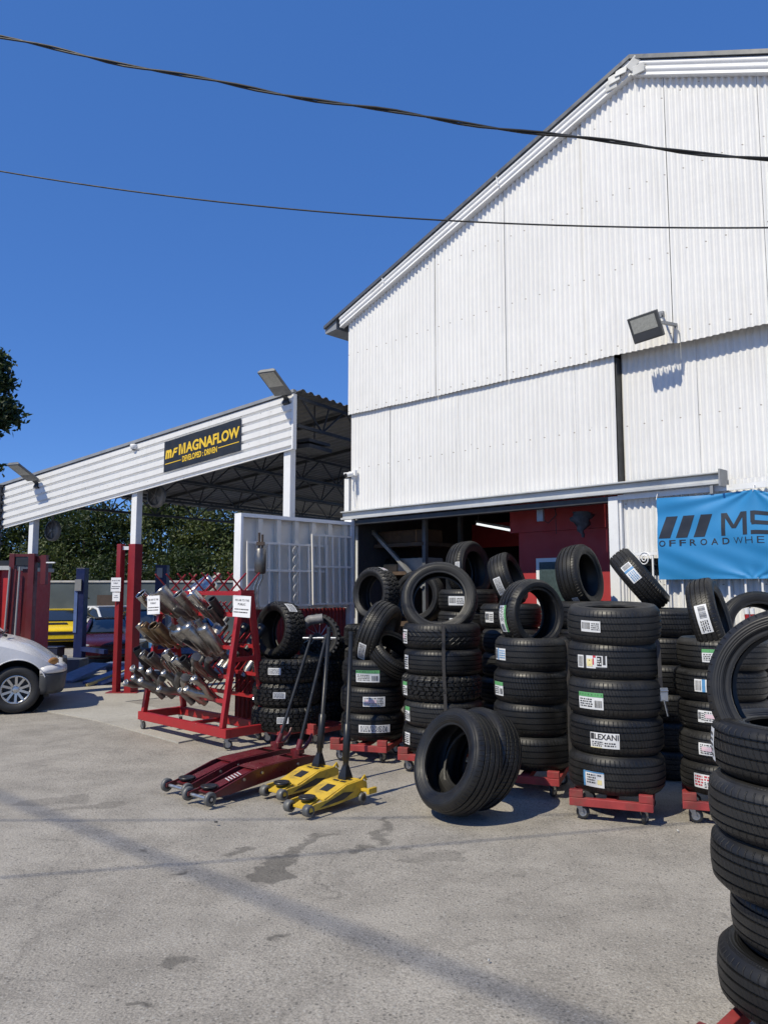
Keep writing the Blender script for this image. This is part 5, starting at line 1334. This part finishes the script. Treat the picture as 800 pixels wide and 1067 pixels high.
# wheel arches: dark liner plus flare
for s in (-1, 1):
    mb = MB(); T = Matrix.Translation((0, s * (VW - .30), .335)) @ Matrix.Rotation(-PI / 2 * s, 4, 'X')
    mb.lathe([(0, .0), (.402, .0), (.402, .27)], 40, T=T); mb.build('wheel_well', DEEP_BLACK, V)
    mb = MB(); pts = []
    for i in range(25):
        a = math.radians(22 + 140 * i / 24); pts.append((.40 * math.cos(a), s * (VW - .004), .335 + .408 * math.sin(a)))
    mb.tube(pts, .009, 8, cap=True); mb.build('arch_lip', WH, V)
    car_wheel(V, 0, s * (VW - .12), .325, .21, s); car_wheel(V, -2.85, s * (VW - .12), .325, .21, s)
    mb = MB(); Tl = Matrix.Translation((.475 if s < 0 else .45, s * (VW - (.14 if s < 0 else .28)), .70 if s < 0 else .63)) @ Matrix.Rotation(-s * .62, 4, 'Z') @ Matrix.Diagonal((1, .35, .62, 1))
    mb.lathe([(0, -.085), (.05, -.07), (.082, -.03), (.085, .0), (.082, .03), (.05, .07), (0, .085)], 20, T=Tl); mb.build('turn_lamp', M('amber_lens', (.42, .20, .06), .18, spec=.6), V)
    mb = MB(); mb.box(.42, .545, s * .28 if s > 0 else -.58, .58 if s > 0 else s * .28, .60, .672); mb.build('headlight', M('lamp_clear', (.5, .52, .54), .1, .3), V, bevel=.02)
mb = MB(); mb.box(.60, .665, -.26, .26, .58, .70); mb.build('grille', BLKC, V, bevel=.01)
mb = MB(); mb.tube([(-.22, -.6, 1.10), (-.18, -.1, 1.12)], .012, 8); mb.tube([(-.2, -.72, 1.085), (-.16, -.68, 1.07)], .02, 8); mb.build('wiper', BLKC, V)
mb = MB(); mb.box(.36, .43, -VW + .14, -VW + .22, .19, .25); mb.build('splash_tab', BLKC, V)

# cars parked under the canopy and beyond -------------------------------------------------------
def sedan(x, y, yaw, col, label, Lc=4.5, hw=.9, hgt=1.4, kind='coupe', pillar=None, z=0.):
    t = thing('parked_car', label, 'car', Matrix.Translation((x, y, z)) @ Matrix.Rotation(yaw, 4, 'Z'), 'cars parked under and behind the canopy')
    pm = M('car_' + '_'.join(str(c) for c in col), col, .25, var=.05, spec=.6); k = hgt / 1.4; f = Lc / 2
    rows = [(-f, hw * .72, .42 * k, .80 * k, .86 * k, hw * .6), (-f + .12, hw * .92, .24 * k, .9 * k, .97 * k, hw * .75), (-f * .5, hw, .2 * k, .94 * k, .99 * k, hw * .82), (0, hw, .2 * k, .92 * k, .97 * k, hw * .84), (f * .45, hw, .2 * k, .88 * k, .95 * k, hw * .82), (f * .8, hw * .97, .22 * k, .76 * k, .86 * k, hw * .78), (f - .1, hw * .9, .26 * k, .64 * k, .76 * k, hw * .74), (f, hw * .78, .36 * k, .58 * k, .66 * k, hw * .66)]
    mb = MB(); mb.loft([ring(*r) for r in smooth(rows, 3)]); mb.build('body', pm, t)
    gh = [(-f * .72, hw * .7, .92 * k, .97 * k, 1.0 * k, hw * .6), (-f * .38, hw * .82, .94 * k, 1.15 * k, 1.35 * k, hw * .6), (0, hw * .84, .94 * k, 1.2 * k, 1.4 * k, hw * .62), (f * .16, hw * .83, .94 * k, 1.15 * k, 1.33 * k, hw * .60), (f * .46, hw * .76, .93 * k, .96 * k, .985 * k, hw * .60)]
    mb = MB(); mb.loft([ring(*r) for r in smooth(gh, 3)]); mb.build('cabin_glass', GLASS, t)
    mb = MB()
    for s in (-1, 1):
        mb.tube([(f * .45, s * hw * .77, .97 * k), (f * .2, s * hw * .66, 1.3 * k), (0, s * hw * .63, 1.37 * k), (-f * .36, s * hw * .62, 1.33 * k), (-f * .68, s * hw * .66, .98 * k)], .045, 8); mb.tube([(-.1, s * hw * .86, .95 * k), (-.15, s * hw * .65, 1.36 * k)], .04, 8)
    mb.box(-f * .36, f * .1, -hw * .55, hw * .55, 1.375 * k, 1.405 * k); mb.build('pillar', pillar or pm, t)
    for s in (-1, 1):
        for xx in (f * .6, -f * .6): car_wheel(t, xx, s * (hw - .1), .31, .2, s)
        mb = MB(); mb.box(f - .18, f - .02, s * hw * .75 - .13, s * hw * .75 + .13, .60 * k, .70 * k); mb.build('headlight', M('lamp_clear', ()), t, bevel=.03)
    mb = MB(); mb.box(f - .1, f + .012, -hw * .6, hw * .6, .50 * k, .63 * k); mb.build('grille', BLKC, t, bevel=.02); mb = MB(); mb.box(f - .1, f + .0, -hw * .7, hw * .7, .28 * k, .36 * k); mb.build('air_dam', BLKC, t, bevel=.02)
    return t
y_ = sedan(X_(60, 23.0) - .85, 25.1, -PI / 2 + .42, (.85, .58, .012), 'bright yellow muscle coupe with black hood stripe facing out', 4.6, .92, 1.10)
mb = MB(); mb.add([(.75, -.2, 1.0), (1.75, -.28, .80), (1.75, .28, .80), (.75, .2, 1.0)], [(0, 1, 2, 3)])
v_ = [(1.0, -.45, .862), (2.0, -.3, .75), (2.0, .3, .75), (1.0, .45, .862)]
mb = MB(); mb.box(1.05, 1.85, -.3, .3, .60, .725, 0, Matrix.Rotation(.0, 4, 'Y')); mb.build('hood_stripe', BLKC, y_, bevel=.02)
sedan(X_(104, 24.), 25.2, -PI / 2 + .7, (.62, .63, .64), 'white sedan with bright pillars behind the blue lift column', 4.5, .9, 1.2)
sedan(X_(98, 18), 19.6, -PI / 2 + .35, (.05, .004, .008), 'dark red car with open damaged front behind blue column', 4.3, .88, 1.02)
sedan(X_(136, 18), 19.9, -PI / 2 + .5, (.03, .032, .034), 'charcoal car between the red posts and the rack', 4.3, .88, 1.22)
sedan(X_(168, 17.5), 19.4, -PI / 2 + .35, (.06, .20, .48), 'pale blue car half hidden behind the exhaust rack', 4.2, .86, 1.22)
# ------------------------------------------------------------------ ground
def asphalt():
    m, nt, b = new_mat('asphalt'); co = objco(nt)
    big = ramp(nt, noise(nt, co, .45, 6, .6), [(.3, (.295, .272, .238)), (.7, (.365, .338, .296))]).outputs[0]
    mid = ramp(nt, noise(nt, co, 2.2, 7, .68), [(.36, .80), (.60, 1.06)]).outputs[0]
    c = mixc(nt, 1., big, mid, 'MULTIPLY')
    fine = ramp(nt, noise(nt, co, 95, 3, .7), [(.32, .55), (.5, 1.), (.72, 1.45)]).outputs[0]
    c = mixc(nt, .85, c, fine, 'MULTIPLY')
    vo = N(nt, 'ShaderNodeTexVoronoi'); vo.inputs['Scale'].default_value = 46; L(nt, co, vo.inputs['Vector'])
    sepc = N(nt, 'ShaderNodeSeparateColor'); L(nt, vo.outputs['Color'], sepc.inputs[0])
    peb = mth(nt, 'MULTIPLY', mth(nt, 'LESS_THAN', vo.outputs['Distance'], .30), mth(nt, 'GREATER_THAN', sepc.outputs[0], .80))
    c = mixc(nt, mth(nt, 'MULTIPLY', peb, .55), c, (.42, .41, .38))
    dk = mth(nt, 'MULTIPLY', mth(nt, 'LESS_THAN', vo.outputs['Distance'], .34), mth(nt, 'LESS_THAN', sepc.outputs[0], .14))
    c = mixc(nt, mth(nt, 'MULTIPLY', dk, .5), c, (.05, .05, .048))
    wv = N(nt, 'ShaderNodeTexNoise'); wv.inputs['Scale'].default_value = 1.3; wv.inputs['Detail'].default_value = 5; L(nt, co, wv.inputs['Vector'])
    wm = mixc(nt, .32, co, wv.outputs[1]); ve = N(nt, 'ShaderNodeTexVoronoi'); ve.feature = 'DISTANCE_TO_EDGE'; ve.inputs['Scale'].default_value = .62; L(nt, wm, ve.inputs['Vector'])
    crk = mth(nt, 'MULTIPLY', ramp(nt, ve.outputs['Distance'], [(.0, 1.), (.006, 0.)]).outputs[0], ramp(nt, noise(nt, co, .7, 3), [(.5, 0.), (.6, 1.)]).outputs[0])
    c = mixc(nt, mth(nt, 'MULTIPLY', crk, .28), c, (.10, .093, .083))
    # old oil spots and drips
    spots = ramp(nt, noise(nt, co, 2.9, 3, .5), [(.67, 0.), (.71, .45)]).outputs[0]
    c = mixc(nt, mth(nt, 'MULTIPLY', spots, ramp(nt, noise(nt, co, .9, 2), [(.45, 0.), (.6, 1.)]).outputs[0]), c, (.06, .058, .054))
    sp = N(nt, 'ShaderNodeSeparateXYZ'); L(nt, co, sp.inputs[0])
    wob = N(nt, 'ShaderNodeTexNoise'); wob.inputs['Scale'].default_value = 5.5; wob.inputs['Detail'].default_value = 6; L(nt, co, wob.inputs['Vector'])
    ws = N(nt, 'ShaderNodeSeparateColor'); L(nt, wob.outputs[1], ws.inputs[0])
    def seg(a, c_, r0, r1, amt):
        # stain along a line on the ground: distance to segment, edges broken up by noise
        ax, ay, bx, by = a.x, a.y, c_.x, c_.y; dx, dy = bx - ax, by - ay; l2 = dx * dx + dy * dy
        qx = mth(nt, 'ADD', sp.outputs[0], mth(nt, 'MULTIPLY', mth(nt, 'SUBTRACT', ws.outputs[0], .5), .34))
        qy = mth(nt, 'ADD', sp.outputs[1], mth(nt, 'MULTIPLY', mth(nt, 'SUBTRACT', ws.outputs[1], .5), .34))
        px_, py_ = mth(nt, 'SUBTRACT', qx, ax), mth(nt, 'SUBTRACT', qy, ay)
        tt = mth(nt, 'DIVIDE', mth(nt, 'ADD', mth(nt, 'MULTIPLY', px_, dx), mth(nt, 'MULTIPLY', py_, dy)), l2)
        cl_ = N(nt, 'ShaderNodeClamp'); L(nt, tt, cl_.inputs[0]); tt = cl_.outputs[0]
        ex = mth(nt, 'SUBTRACT', px_, mth(nt, 'MULTIPLY', tt, dx)); ey = mth(nt, 'SUBTRACT', py_, mth(nt, 'MULTIPLY', tt, dy))
        d = mth(nt, 'SQRT', mth(nt, 'ADD', mth(nt, 'MULTIPLY', ex, ex), mth(nt, 'MULTIPLY', ey, ey)))
        rad = mth(nt, 'ADD', r0, mth(nt, 'MULTIPLY', tt, r1 - r0))
        mr = N(nt, 'ShaderNodeMapRange'); L(nt, mth(nt, 'SUBTRACT', rad, d), mr.inputs[0]); mr.inputs[1].default_value = -.008; mr.inputs[2].default_value = .02
        return mth(nt, 'MULTIPLY', mr.outputs[0], amt)
    tot = None
    for (u0, v0, u1, v1, r0, r1, amt) in ((282, 912, 300, 885, .13, .07, .58), (300, 885, 340, 866, .06, .05, .5), (368, 884, 385, 880, .06, .04, .5), (395, 875, 402, 850, .04, .03, .5), (240, 888, 255, 882, .05, .03, .5),
                                          (187, 906, 189, 907, .03, .03, .7), (150, 886, 152, 886, .025, .03, .6), (287, 973, 297, 972, .03, .02, .6), (185, 1000, 190, 1000, .06, .04, .5), (140, 1045, 146, 1047, .03, .03, .6),
                                          (30, 835, 80, 830, .10, .14, .3), (430, 892, 470, 890, .08, .10, .28), (60, 842, 120, 836, .06, .1, .3), (330, 905, 345, 935, .02, .02, .35)):
        s_ = seg(gnd(u0, v0), gnd(u1, v1), r0, r1, amt); tot = s_ if tot is None else mth(nt, 'MAXIMUM', tot, s_)
    c = mixc(nt, tot, c, (.055, .052, .047))
    L(nt, c, b.inputs['Base Color'])
    L(nt, ramp(nt, noise(nt, co, 3, 4), [(.3, .72), (.7, .92)]).outputs[0], b.inputs['Roughness']); b.inputs['Specular IOR Level'].default_value = .25
    hh = mth(nt, 'ADD', noise(nt, co, 95, 3, .7), mth(nt, 'MULTIPLY', vo.outputs['Distance'], -.5))
    hh = mth(nt, 'ADD', hh, mth(nt, 'MULTIPLY', noise(nt, co, 9, 4), .8))
    bump(nt, b, hh, .55, .012)
    return m
mb = MB(); vs = []; fs = []
gx_ = [-900, -200, -60, -20] + [-12 + i * .5 for i in range(49)] + [20, 60, 200, 900]; gy_ = [-900, -200, -40, -5] + [0 + i * .5 for i in range(37)] + [24, 40, 80, 300, 900]
for y in gy_:
    for x in gx_:
        dz = .012 * math.sin(x * .9 + y * .4) * math.sin(y * .7) if abs(x) < 12 and 0 < y < 18 else 0
        vs.append((x, y, dz - .012))
n = len(gx_)
for j in range(len(gy_) - 1):
    for i in range(n - 1): fs.append((j * n + i, j * n + i + 1, (j + 1) * n + i + 1, (j + 1) * n + i))
mb.add(vs, fs, 0, True); struct(mb.build('ground', asphalt(), fix=False))
m, nt, b = new_mat('concrete'); co = objco(nt)
c = ramp(nt, noise(nt, co, .8, 6, .65), [(.3, (.34, .32, .28)), (.7, (.47, .45, .40))]).outputs[0]
c = mixc(nt, ramp(nt, noise(nt, co, 3, 6, .7), [(.55, 0.), (.75, .5)]).outputs[0], c, (.22, .20, .17)); c = mixc(nt, .6, c, ramp(nt, noise(nt, co, 60, 3), [(.35, .7), (.65, 1.15)]).outputs[0], 'MULTIPLY')
L(nt, c, b.inputs['Base Color']); b.inputs['Roughness'].default_value = .85; bump(nt, b, noise(nt, co, 70, 3), .35, .005); CONC = m
P_ = [gnd(u, v) for u, v in ((-90, 728), (48, 741), (100, 751), (186, 774))]
P_ += [MF_ @ Vector((.1, -.3, 0)), MF_ @ Vector((.0, 3.0, 0)), MK @ Vector((.1, KD, 0)), MK @ Vector((KL - 4, KD, 0))]
mb = MB(); mb.add([(p.x, p.y, .006) for p in P_] + [(p.x, p.y, -.05) for p in P_], [tuple(range(len(P_)))] + [(i, (i + 1) % len(P_), (i + 1) % len(P_) + len(P_), i + len(P_)) for i in range(len(P_))])
struct(mb.build('concrete_pad', CONC))
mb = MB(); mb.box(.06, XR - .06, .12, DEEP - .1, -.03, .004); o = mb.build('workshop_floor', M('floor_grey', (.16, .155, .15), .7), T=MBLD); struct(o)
# ------------------------------------------------------------------ rear wall and the trees behind
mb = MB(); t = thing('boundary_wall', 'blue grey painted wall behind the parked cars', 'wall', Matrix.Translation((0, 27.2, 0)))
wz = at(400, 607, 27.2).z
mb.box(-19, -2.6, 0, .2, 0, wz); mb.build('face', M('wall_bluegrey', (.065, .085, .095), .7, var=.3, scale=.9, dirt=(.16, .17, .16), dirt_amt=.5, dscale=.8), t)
mb = MB(); mb.box(-19, -2.6, -.04, .24, wz + .002, wz + .07); mb.build('coping', M('coping', (.45, .44, .42), .7), t)
mb = MB(); mb.box(X_(115, 27.2) - .4, X_(115, 27.2) + .35, -.03, -.002, .5, 1.55); mb.build('door', M('rust_door', (.06, .04, .03), .7), t)
def leafmat(name, a, c):
    m, nt, b = new_mat(name); oi = N(nt, 'ShaderNodeNewGeometry'); 
    r = ramp(nt, oi.outputs['Random Per Island'], [(0, a), (.6, c), (1., tuple(min(1, k * 1.7) for k in c))]); L(nt, r.outputs[0], b.inputs['Base Color'])
    b.inputs['Roughness'].default_value = .5; b.inputs['Specular IOR Level'].default_value = .35
    tr = N(nt, 'ShaderNodeBsdfTranslucent'); L(nt, mixc(nt, .5, r.outputs[0], (.12, .16, .02)), tr.inputs['Color'])
    mx = N(nt, 'ShaderNodeMixShader'); mx.inputs[0].default_value = .25; L(nt, b.outputs[0], mx.inputs[1]); L(nt, tr.outputs[0], mx.inputs[2]); L(nt, mx.outputs[0], nt.nodes['Material Output'].inputs[0])
    return m
LFA = leafmat('leaf_dark', (.012, .024, .008), (.034, .055, .017)); LFB = leafmat('leaf_olive', (.025, .04, .011), (.075, .095, .03)); LFC = leafmat('leaf_deep', (.009, .02, .007), (.026, .045, .014))
BARK = M('bark', (.10, .075, .055), .85, var=.3, scale=8, bmp=.6)
def crown(center, rad, nclump, per, leaf, seed, drop=0., cl=(.35, .75)):
    rnd = random.Random(seed); vs = []; fs = []; cs = []
    for i in range(nclump):
        while True:
            d = Vector((rnd.uniform(-1, 1), rnd.uniform(-1, 1), rnd.uniform(-1, 1)))
            if .25 < d.length < 1: break
        d *= (.55 + .45 * rnd.random()) / max(.6, d.length) * .95
        cc = Vector(center) + Vector((d.x * rad[0], d.y * rad[1], d.z * rad[2])); cr = rnd.uniform(*cl); cs.append(cc)
        for k in range(per):
            g = Vector((rnd.gauss(0, 1), rnd.gauss(0, 1), rnd.gauss(0, .75))); p = cc + g * cr * .5
            if drop: p.z -= drop * abs(g.x * g.y) * .3
            a = Vector((rnd.gauss(0, 1), rnd.gauss(0, 1), rnd.gauss(0, 1))).normalized(); b_ = a.orthogonal().normalized(); b_ = Matrix.Rotation(rnd.uniform(0, 6.28), 3, a) @ b_; c_ = a.cross(b_)
            s = leaf * rnd.uniform(.6, 1.3); o = len(vs)
            vs += [p - b_ * s, p + c_ * s * .45 + a * s * .12, p + b_ * s, p - c_ * s * .45 + a * s * .12]; fs.append((o, o + 1, o + 2, o + 3))
    return vs, fs, cs
def tree(x, y, h, rad, label, seed, mat, n=70, per=75, leaf=.12, base=.0, cat='tree', group='trees behind the boundary wall', zc=None, cl=(.35, .75)):
    t = thing('leafy_tree', label, cat, Matrix.Translation((x, y, 0)), group)
    zc = h - rad[2] if zc is None else zc
    vs, fs, cs = crown((0, 0, zc), rad, n, per, leaf, seed, cl=cl)
    mb = MB(); mb.add(vs, fs); mb.build('crown', mat, t, fix=False)
    mb = MB(); rnd = random.Random(seed + 1); top = Vector((rnd.uniform(-.2, .2), rnd.uniform(-.2, .2), zc * .8)); mb.tube([(0, 0, 0), tuple(top * .5 + Vector((.08, 0, 0))), tuple(top), (top.x, top.y, zc + rad[2] * .4)], [.2, .16, .11, .04], 9)
    for i in range(9):
        c_ = cs[i * len(cs) // 9]; s0 = top * rnd.uniform(.55, 1.); mid = s0.lerp(c_, .5) + Vector((0, 0, -.15)); mb.tube([tuple(s0), tuple(mid), tuple(c_)], [.06, .045, .015], 6)
    mb.build('trunk', BARK, t); return t
spec = [(-17.2, 30.5, 5.4, (2.6, 1.6, 2.5), LFA, 'dark leafy tree beyond the wall at the far left'), (-14.0, 31.5, 6.0, (2.5, 1.7, 2.8), LFC, 'deep green tree beyond wall over the red lift column'), (-11.6, 30.2, 5.6, (2.2, 1.5, 2.6), LFA, 'green tree beyond wall above the blue lift column'),
        (-9.0, 31.0, 6.2, (2.4, 1.7, 2.9), LFB, 'olive green tree beyond wall left of the middle canopy post'), (-6.4, 30.4, 5.6, (2.2, 1.5, 2.6), LFB, 'lighter olive tree beyond wall right of the middle canopy post'), (-4.0, 31.2, 6.0, (2.3, 1.6, 2.8), LFA, 'green tree beyond wall just left of the panel fence'), (-1.6, 30.6, 5.2, (2.2, 1.5, 2.4), LFC, 'dark tree mostly behind the panel fence')]
for i, (x, y, h, r, mt, lb) in enumerate(spec): tree(x, y, h, r, lb, 40 + i, mt, n=185, per=90, leaf=.085)
spec2 = [(-15.6, 28.3, 3.3, (1.5, .6, 1.2), 'low shrub above the wall behind the red lift column'), (-12.6, 28.4, 3.5, (1.5, .6, 1.3), 'low shrub above wall over the yellow coupe'), (-9.9, 28.3, 3.2, (1.4, .6, 1.2), 'low shrub above wall by the red posts'), (-7.4, 28.4, 3.5, (1.5, .6, 1.3), 'low shrub above wall behind the rack tips'), (-5.0, 28.3, 3.3, (1.4, .6, 1.2), 'low shrub above wall beside the fence end')]
for i, (x, y, h, r, lb) in enumerate(spec2): tree(x, y, h, r, lb, 80 + i, (LFA, LFB, LFC)[i % 3], n=55, per=80, leaf=.07, cat='shrub', group='shrubs above the boundary wall')
# the tree reaching into the left edge
yt = 17.0; xt = X_(-62, yt)
t = thing('leafy_tree', 'leafy tree reaching into the left edge against the blue sky', 'tree', Matrix.Translation((xt, yt, 0)))
cz_ = at(0, 410, yt).z; pts_c = [(X_(3, yt) - xt, 380, .27), (X_(8, yt) - xt, 398, .2), (X_(6, yt) - xt, 425, .30), (X_(16, yt) - xt, 432, .30), (X_(-6, yt) - xt, 445, .3), (X_(-20, yt) - xt, 375, .5), (X_(-18, yt) - xt, 420, .45), (X_(-45, yt) - xt, 400, .7), (X_(-70, yt) - xt, 360, .9), (X_(-80, yt) - xt, 430, .9), (X_(-110, yt) - xt, 400, 1.), (X_(-60, yt) - xt, 330, .8), (X_(-3, yt) - xt, 487, .12)]
rnd = random.Random(5); vs = []; fs = []; mbt = MB(); mbt.tube([(0, 0, 0), (.1, .1, 2.4), (0, 0, cz_ - 1.0), (.1, 0, cz_)], [.26, .2, .15, .08], 10)
for cx, v, r_ in pts_c:
    cx -= .40
    z = at(0, v, yt).z
    v2, f2_, _ = crown((cx, 0, z), (r_, r_, r_ * .85), int(10 + r_ * 26), 42, .085, rnd.randint(0, 9999), cl=(.16, .34)); o = len(vs); vs += v2; fs += [tuple(k + o for k in f) for f in f2_]
    mbt.tube([(0, 0, cz_ - .9), (cx * .5, 0, (cz_ - .6 + z) / 2), (cx, 0, z)], [.07, .04, .012], 7)
mb = MB(); mb.add(vs, fs); mb.build('crown', LFC, t, fix=False); mbt.build('trunk', BARK, t)
# dark latticed end strip at the far left of the fascia
p = at(-2, 545, 14.9); t = thing('lattice_mast', 'dark notched strip at the left edge beside the canopy end', 'mast', Matrix.Translation((p.x, p.y, 0)))
zt = at(0, 507, 14.9).z; mb = MB(); mb.box(-.06, .05, -.04, .04, 0, zt); k = 2.6
while k < zt: mb.box(-.055, .085, -.045, .045, k, k + .05); k += .16
mb.build('strip', BLACKP, t)
# ------------------------------------------------------------------ overhead cables
def cable(a, c, sag, r, label, twist=False, qa=0., qb=1.):
    mb = MB(); n = 70; rnd = random.Random(3)
    d = (c - a).normalized(); sd = d.cross(Vector((0, 0, 1))).normalized(); up = sd.cross(d)
    for s in range(2 if twist else 1):
        pts = []
        for i in range(n + 1):
            q = i / n; p = a.lerp(c, q); q0 = (q * (qb - qa) + qa); p.z -= sag * 4 * q0 * (1 - q0)
            if twist:
                ph = q * 2 * PI * 10 + s * PI; p += sd * (r * 1.05 * math.cos(ph)) + up * (r * 1.05 * math.sin(ph)) + up * .008 * math.sin(q * 47)
            pts.append(p)
        mb.tube(pts, r, 8)
    o = mb.build('overhead_cable', M('cable_black', (.018, .018, .018), .55, var=.3)); tag(o, label, 'cable'); return o
def ext(a, c, q0, q1): return a.lerp(c, q0), a.lerp(c, q1)
a, c = at(0, 38, 5.0), at(800, 166, 4.3); a, c = ext(a, c, -.5, 1.35); cable(a, c, .085, .0068, 'thick twisted black cable crossing the sky above the gable', True, -.5, 1.35)
a, c = at(0, 178, 6.0), at(800, 237, 5.0); a, c = ext(a, c, -.5, 1.3); cable(a, c, .135, .0062, 'thin black cable crossing lower in front of the gable wall', False, -.5, 1.3)
# three more lines pass overhead outside the picture and throw their shadows on the yard
SUN = Vector((-.735, -.678, 0)); EL = math.radians(49); SV = Vector((SUN.x * math.cos(EL), SUN.y * math.cos(EL), math.sin(EL))).normalized()
def over(g, h): return g + SV * (h / SV.z)
for (p, q, h, r, lb) in (((0, 913), (740, 856), 5.6, .010, 'thin black overhead line above the yard, unseen from below'), ((0, 854), (420, 850), 6.3, .010, 'black overhead line running parallel to the street, above the jacks'), ((50, 848), (516, 1029), 13.5, .027, 'thick black cable bundle high over the yard')):
    a, c = over(gnd(*p), h), over(gnd(*q), h); a, c = ext(a, c, -.8, 1.9 if r < .02 else 1.3); cable(a, c, .0, r, lb)
# a few loose bits on the ground
for i, (u, v, s) in enumerate(((310, 744, .012), (345, 726, .012), (371, 748, .01), (225, 858, .012), (509, 1003, .006), (706, 867, .008))):
    p = gnd(u, v); mb = MB(); mb.lathe([(0, 0), (s, .004), (s * .7, .012), (0, .014)], 7, T=Matrix.Diagonal((1.4, .8, 1, 1))); o = mb.build('pebble', M('pebble_' + ('w' if i != 3 else 'd'), (.5, .5, .48) if i != 3 else (.04, .04, .04), .7), T=TR(p.x, p.y, .002, i)); tag(o, ['pale pebble left of the jack handles', 'pale pebble beneath the tall handles', 'pale pebble beside the dolly wheel', 'dark pebble in front of maroon jack', 'pale pebble on open asphalt near bottom', 'pale pebble beside the nearest stack'][i], 'pebble')
# ------------------------------------------------------------------ light, sky, camera
w = bpy.data.worlds.new('World'); sc.world = w; w.use_nodes = True; nt = w.node_tree
sky = nt.nodes.new('ShaderNodeTexSky'); sky.sky_type = 'NISHITA'; sky.sun_disc = False; sky.sun_elevation = EL; sky.sun_rotation = math.atan2(SUN.x, SUN.y) % (2 * PI)
sky.altitude = 1500; sky.air_density = .8; sky.dust_density = 0.; sky.ozone_density = 10
bg = nt.nodes['Background']; bg.inputs[1].default_value = .15
sat = mixc(nt, 1., sky.outputs[0], (.55, .55, .55), 'MULTIPLY'); sat = mixc(nt, 1., sat, (.026 / .15, .100 / .15, .325 / .15), 'ADD'); L(nt, sat, bg.inputs[0])
su = bpy.data.lights.new('sun', 'SUN'); su.energy = 4.5; su.angle = math.radians(.53); su.color = (1., .92, .74); so = bpy.data.objects.new('sun', su); C.objects.link(so); so.rotation_euler = (-SV).to_track_quat('-Z', 'Y').to_euler(); so.location = (0, 0, 20)
cam = bpy.data.cameras.new('camera'); co_ = bpy.data.objects.new('camera', cam); C.objects.link(co_); co_.location = EYE; co_.rotation_euler = (PI / 2 + PITCH, 0, 0)
cam.sensor_fit = 'HORIZONTAL'; cam.sensor_width = 36; cam.lens = 36 * F / 800; cam.clip_start = .05; cam.clip_end = 3000; sc.camera = co_
sc.render.resolution_x = 767; sc.render.resolution_y = 1024
vs_ = sc.view_settings; vs_.view_transform = 'Standard'; vs_.look = 'None'; vs_.exposure = 0; vs_.gamma = 1; vs_.use_curve_mapping = False
sc.cycles.max_bounces = 8; sc.cycles.use_denoising = True
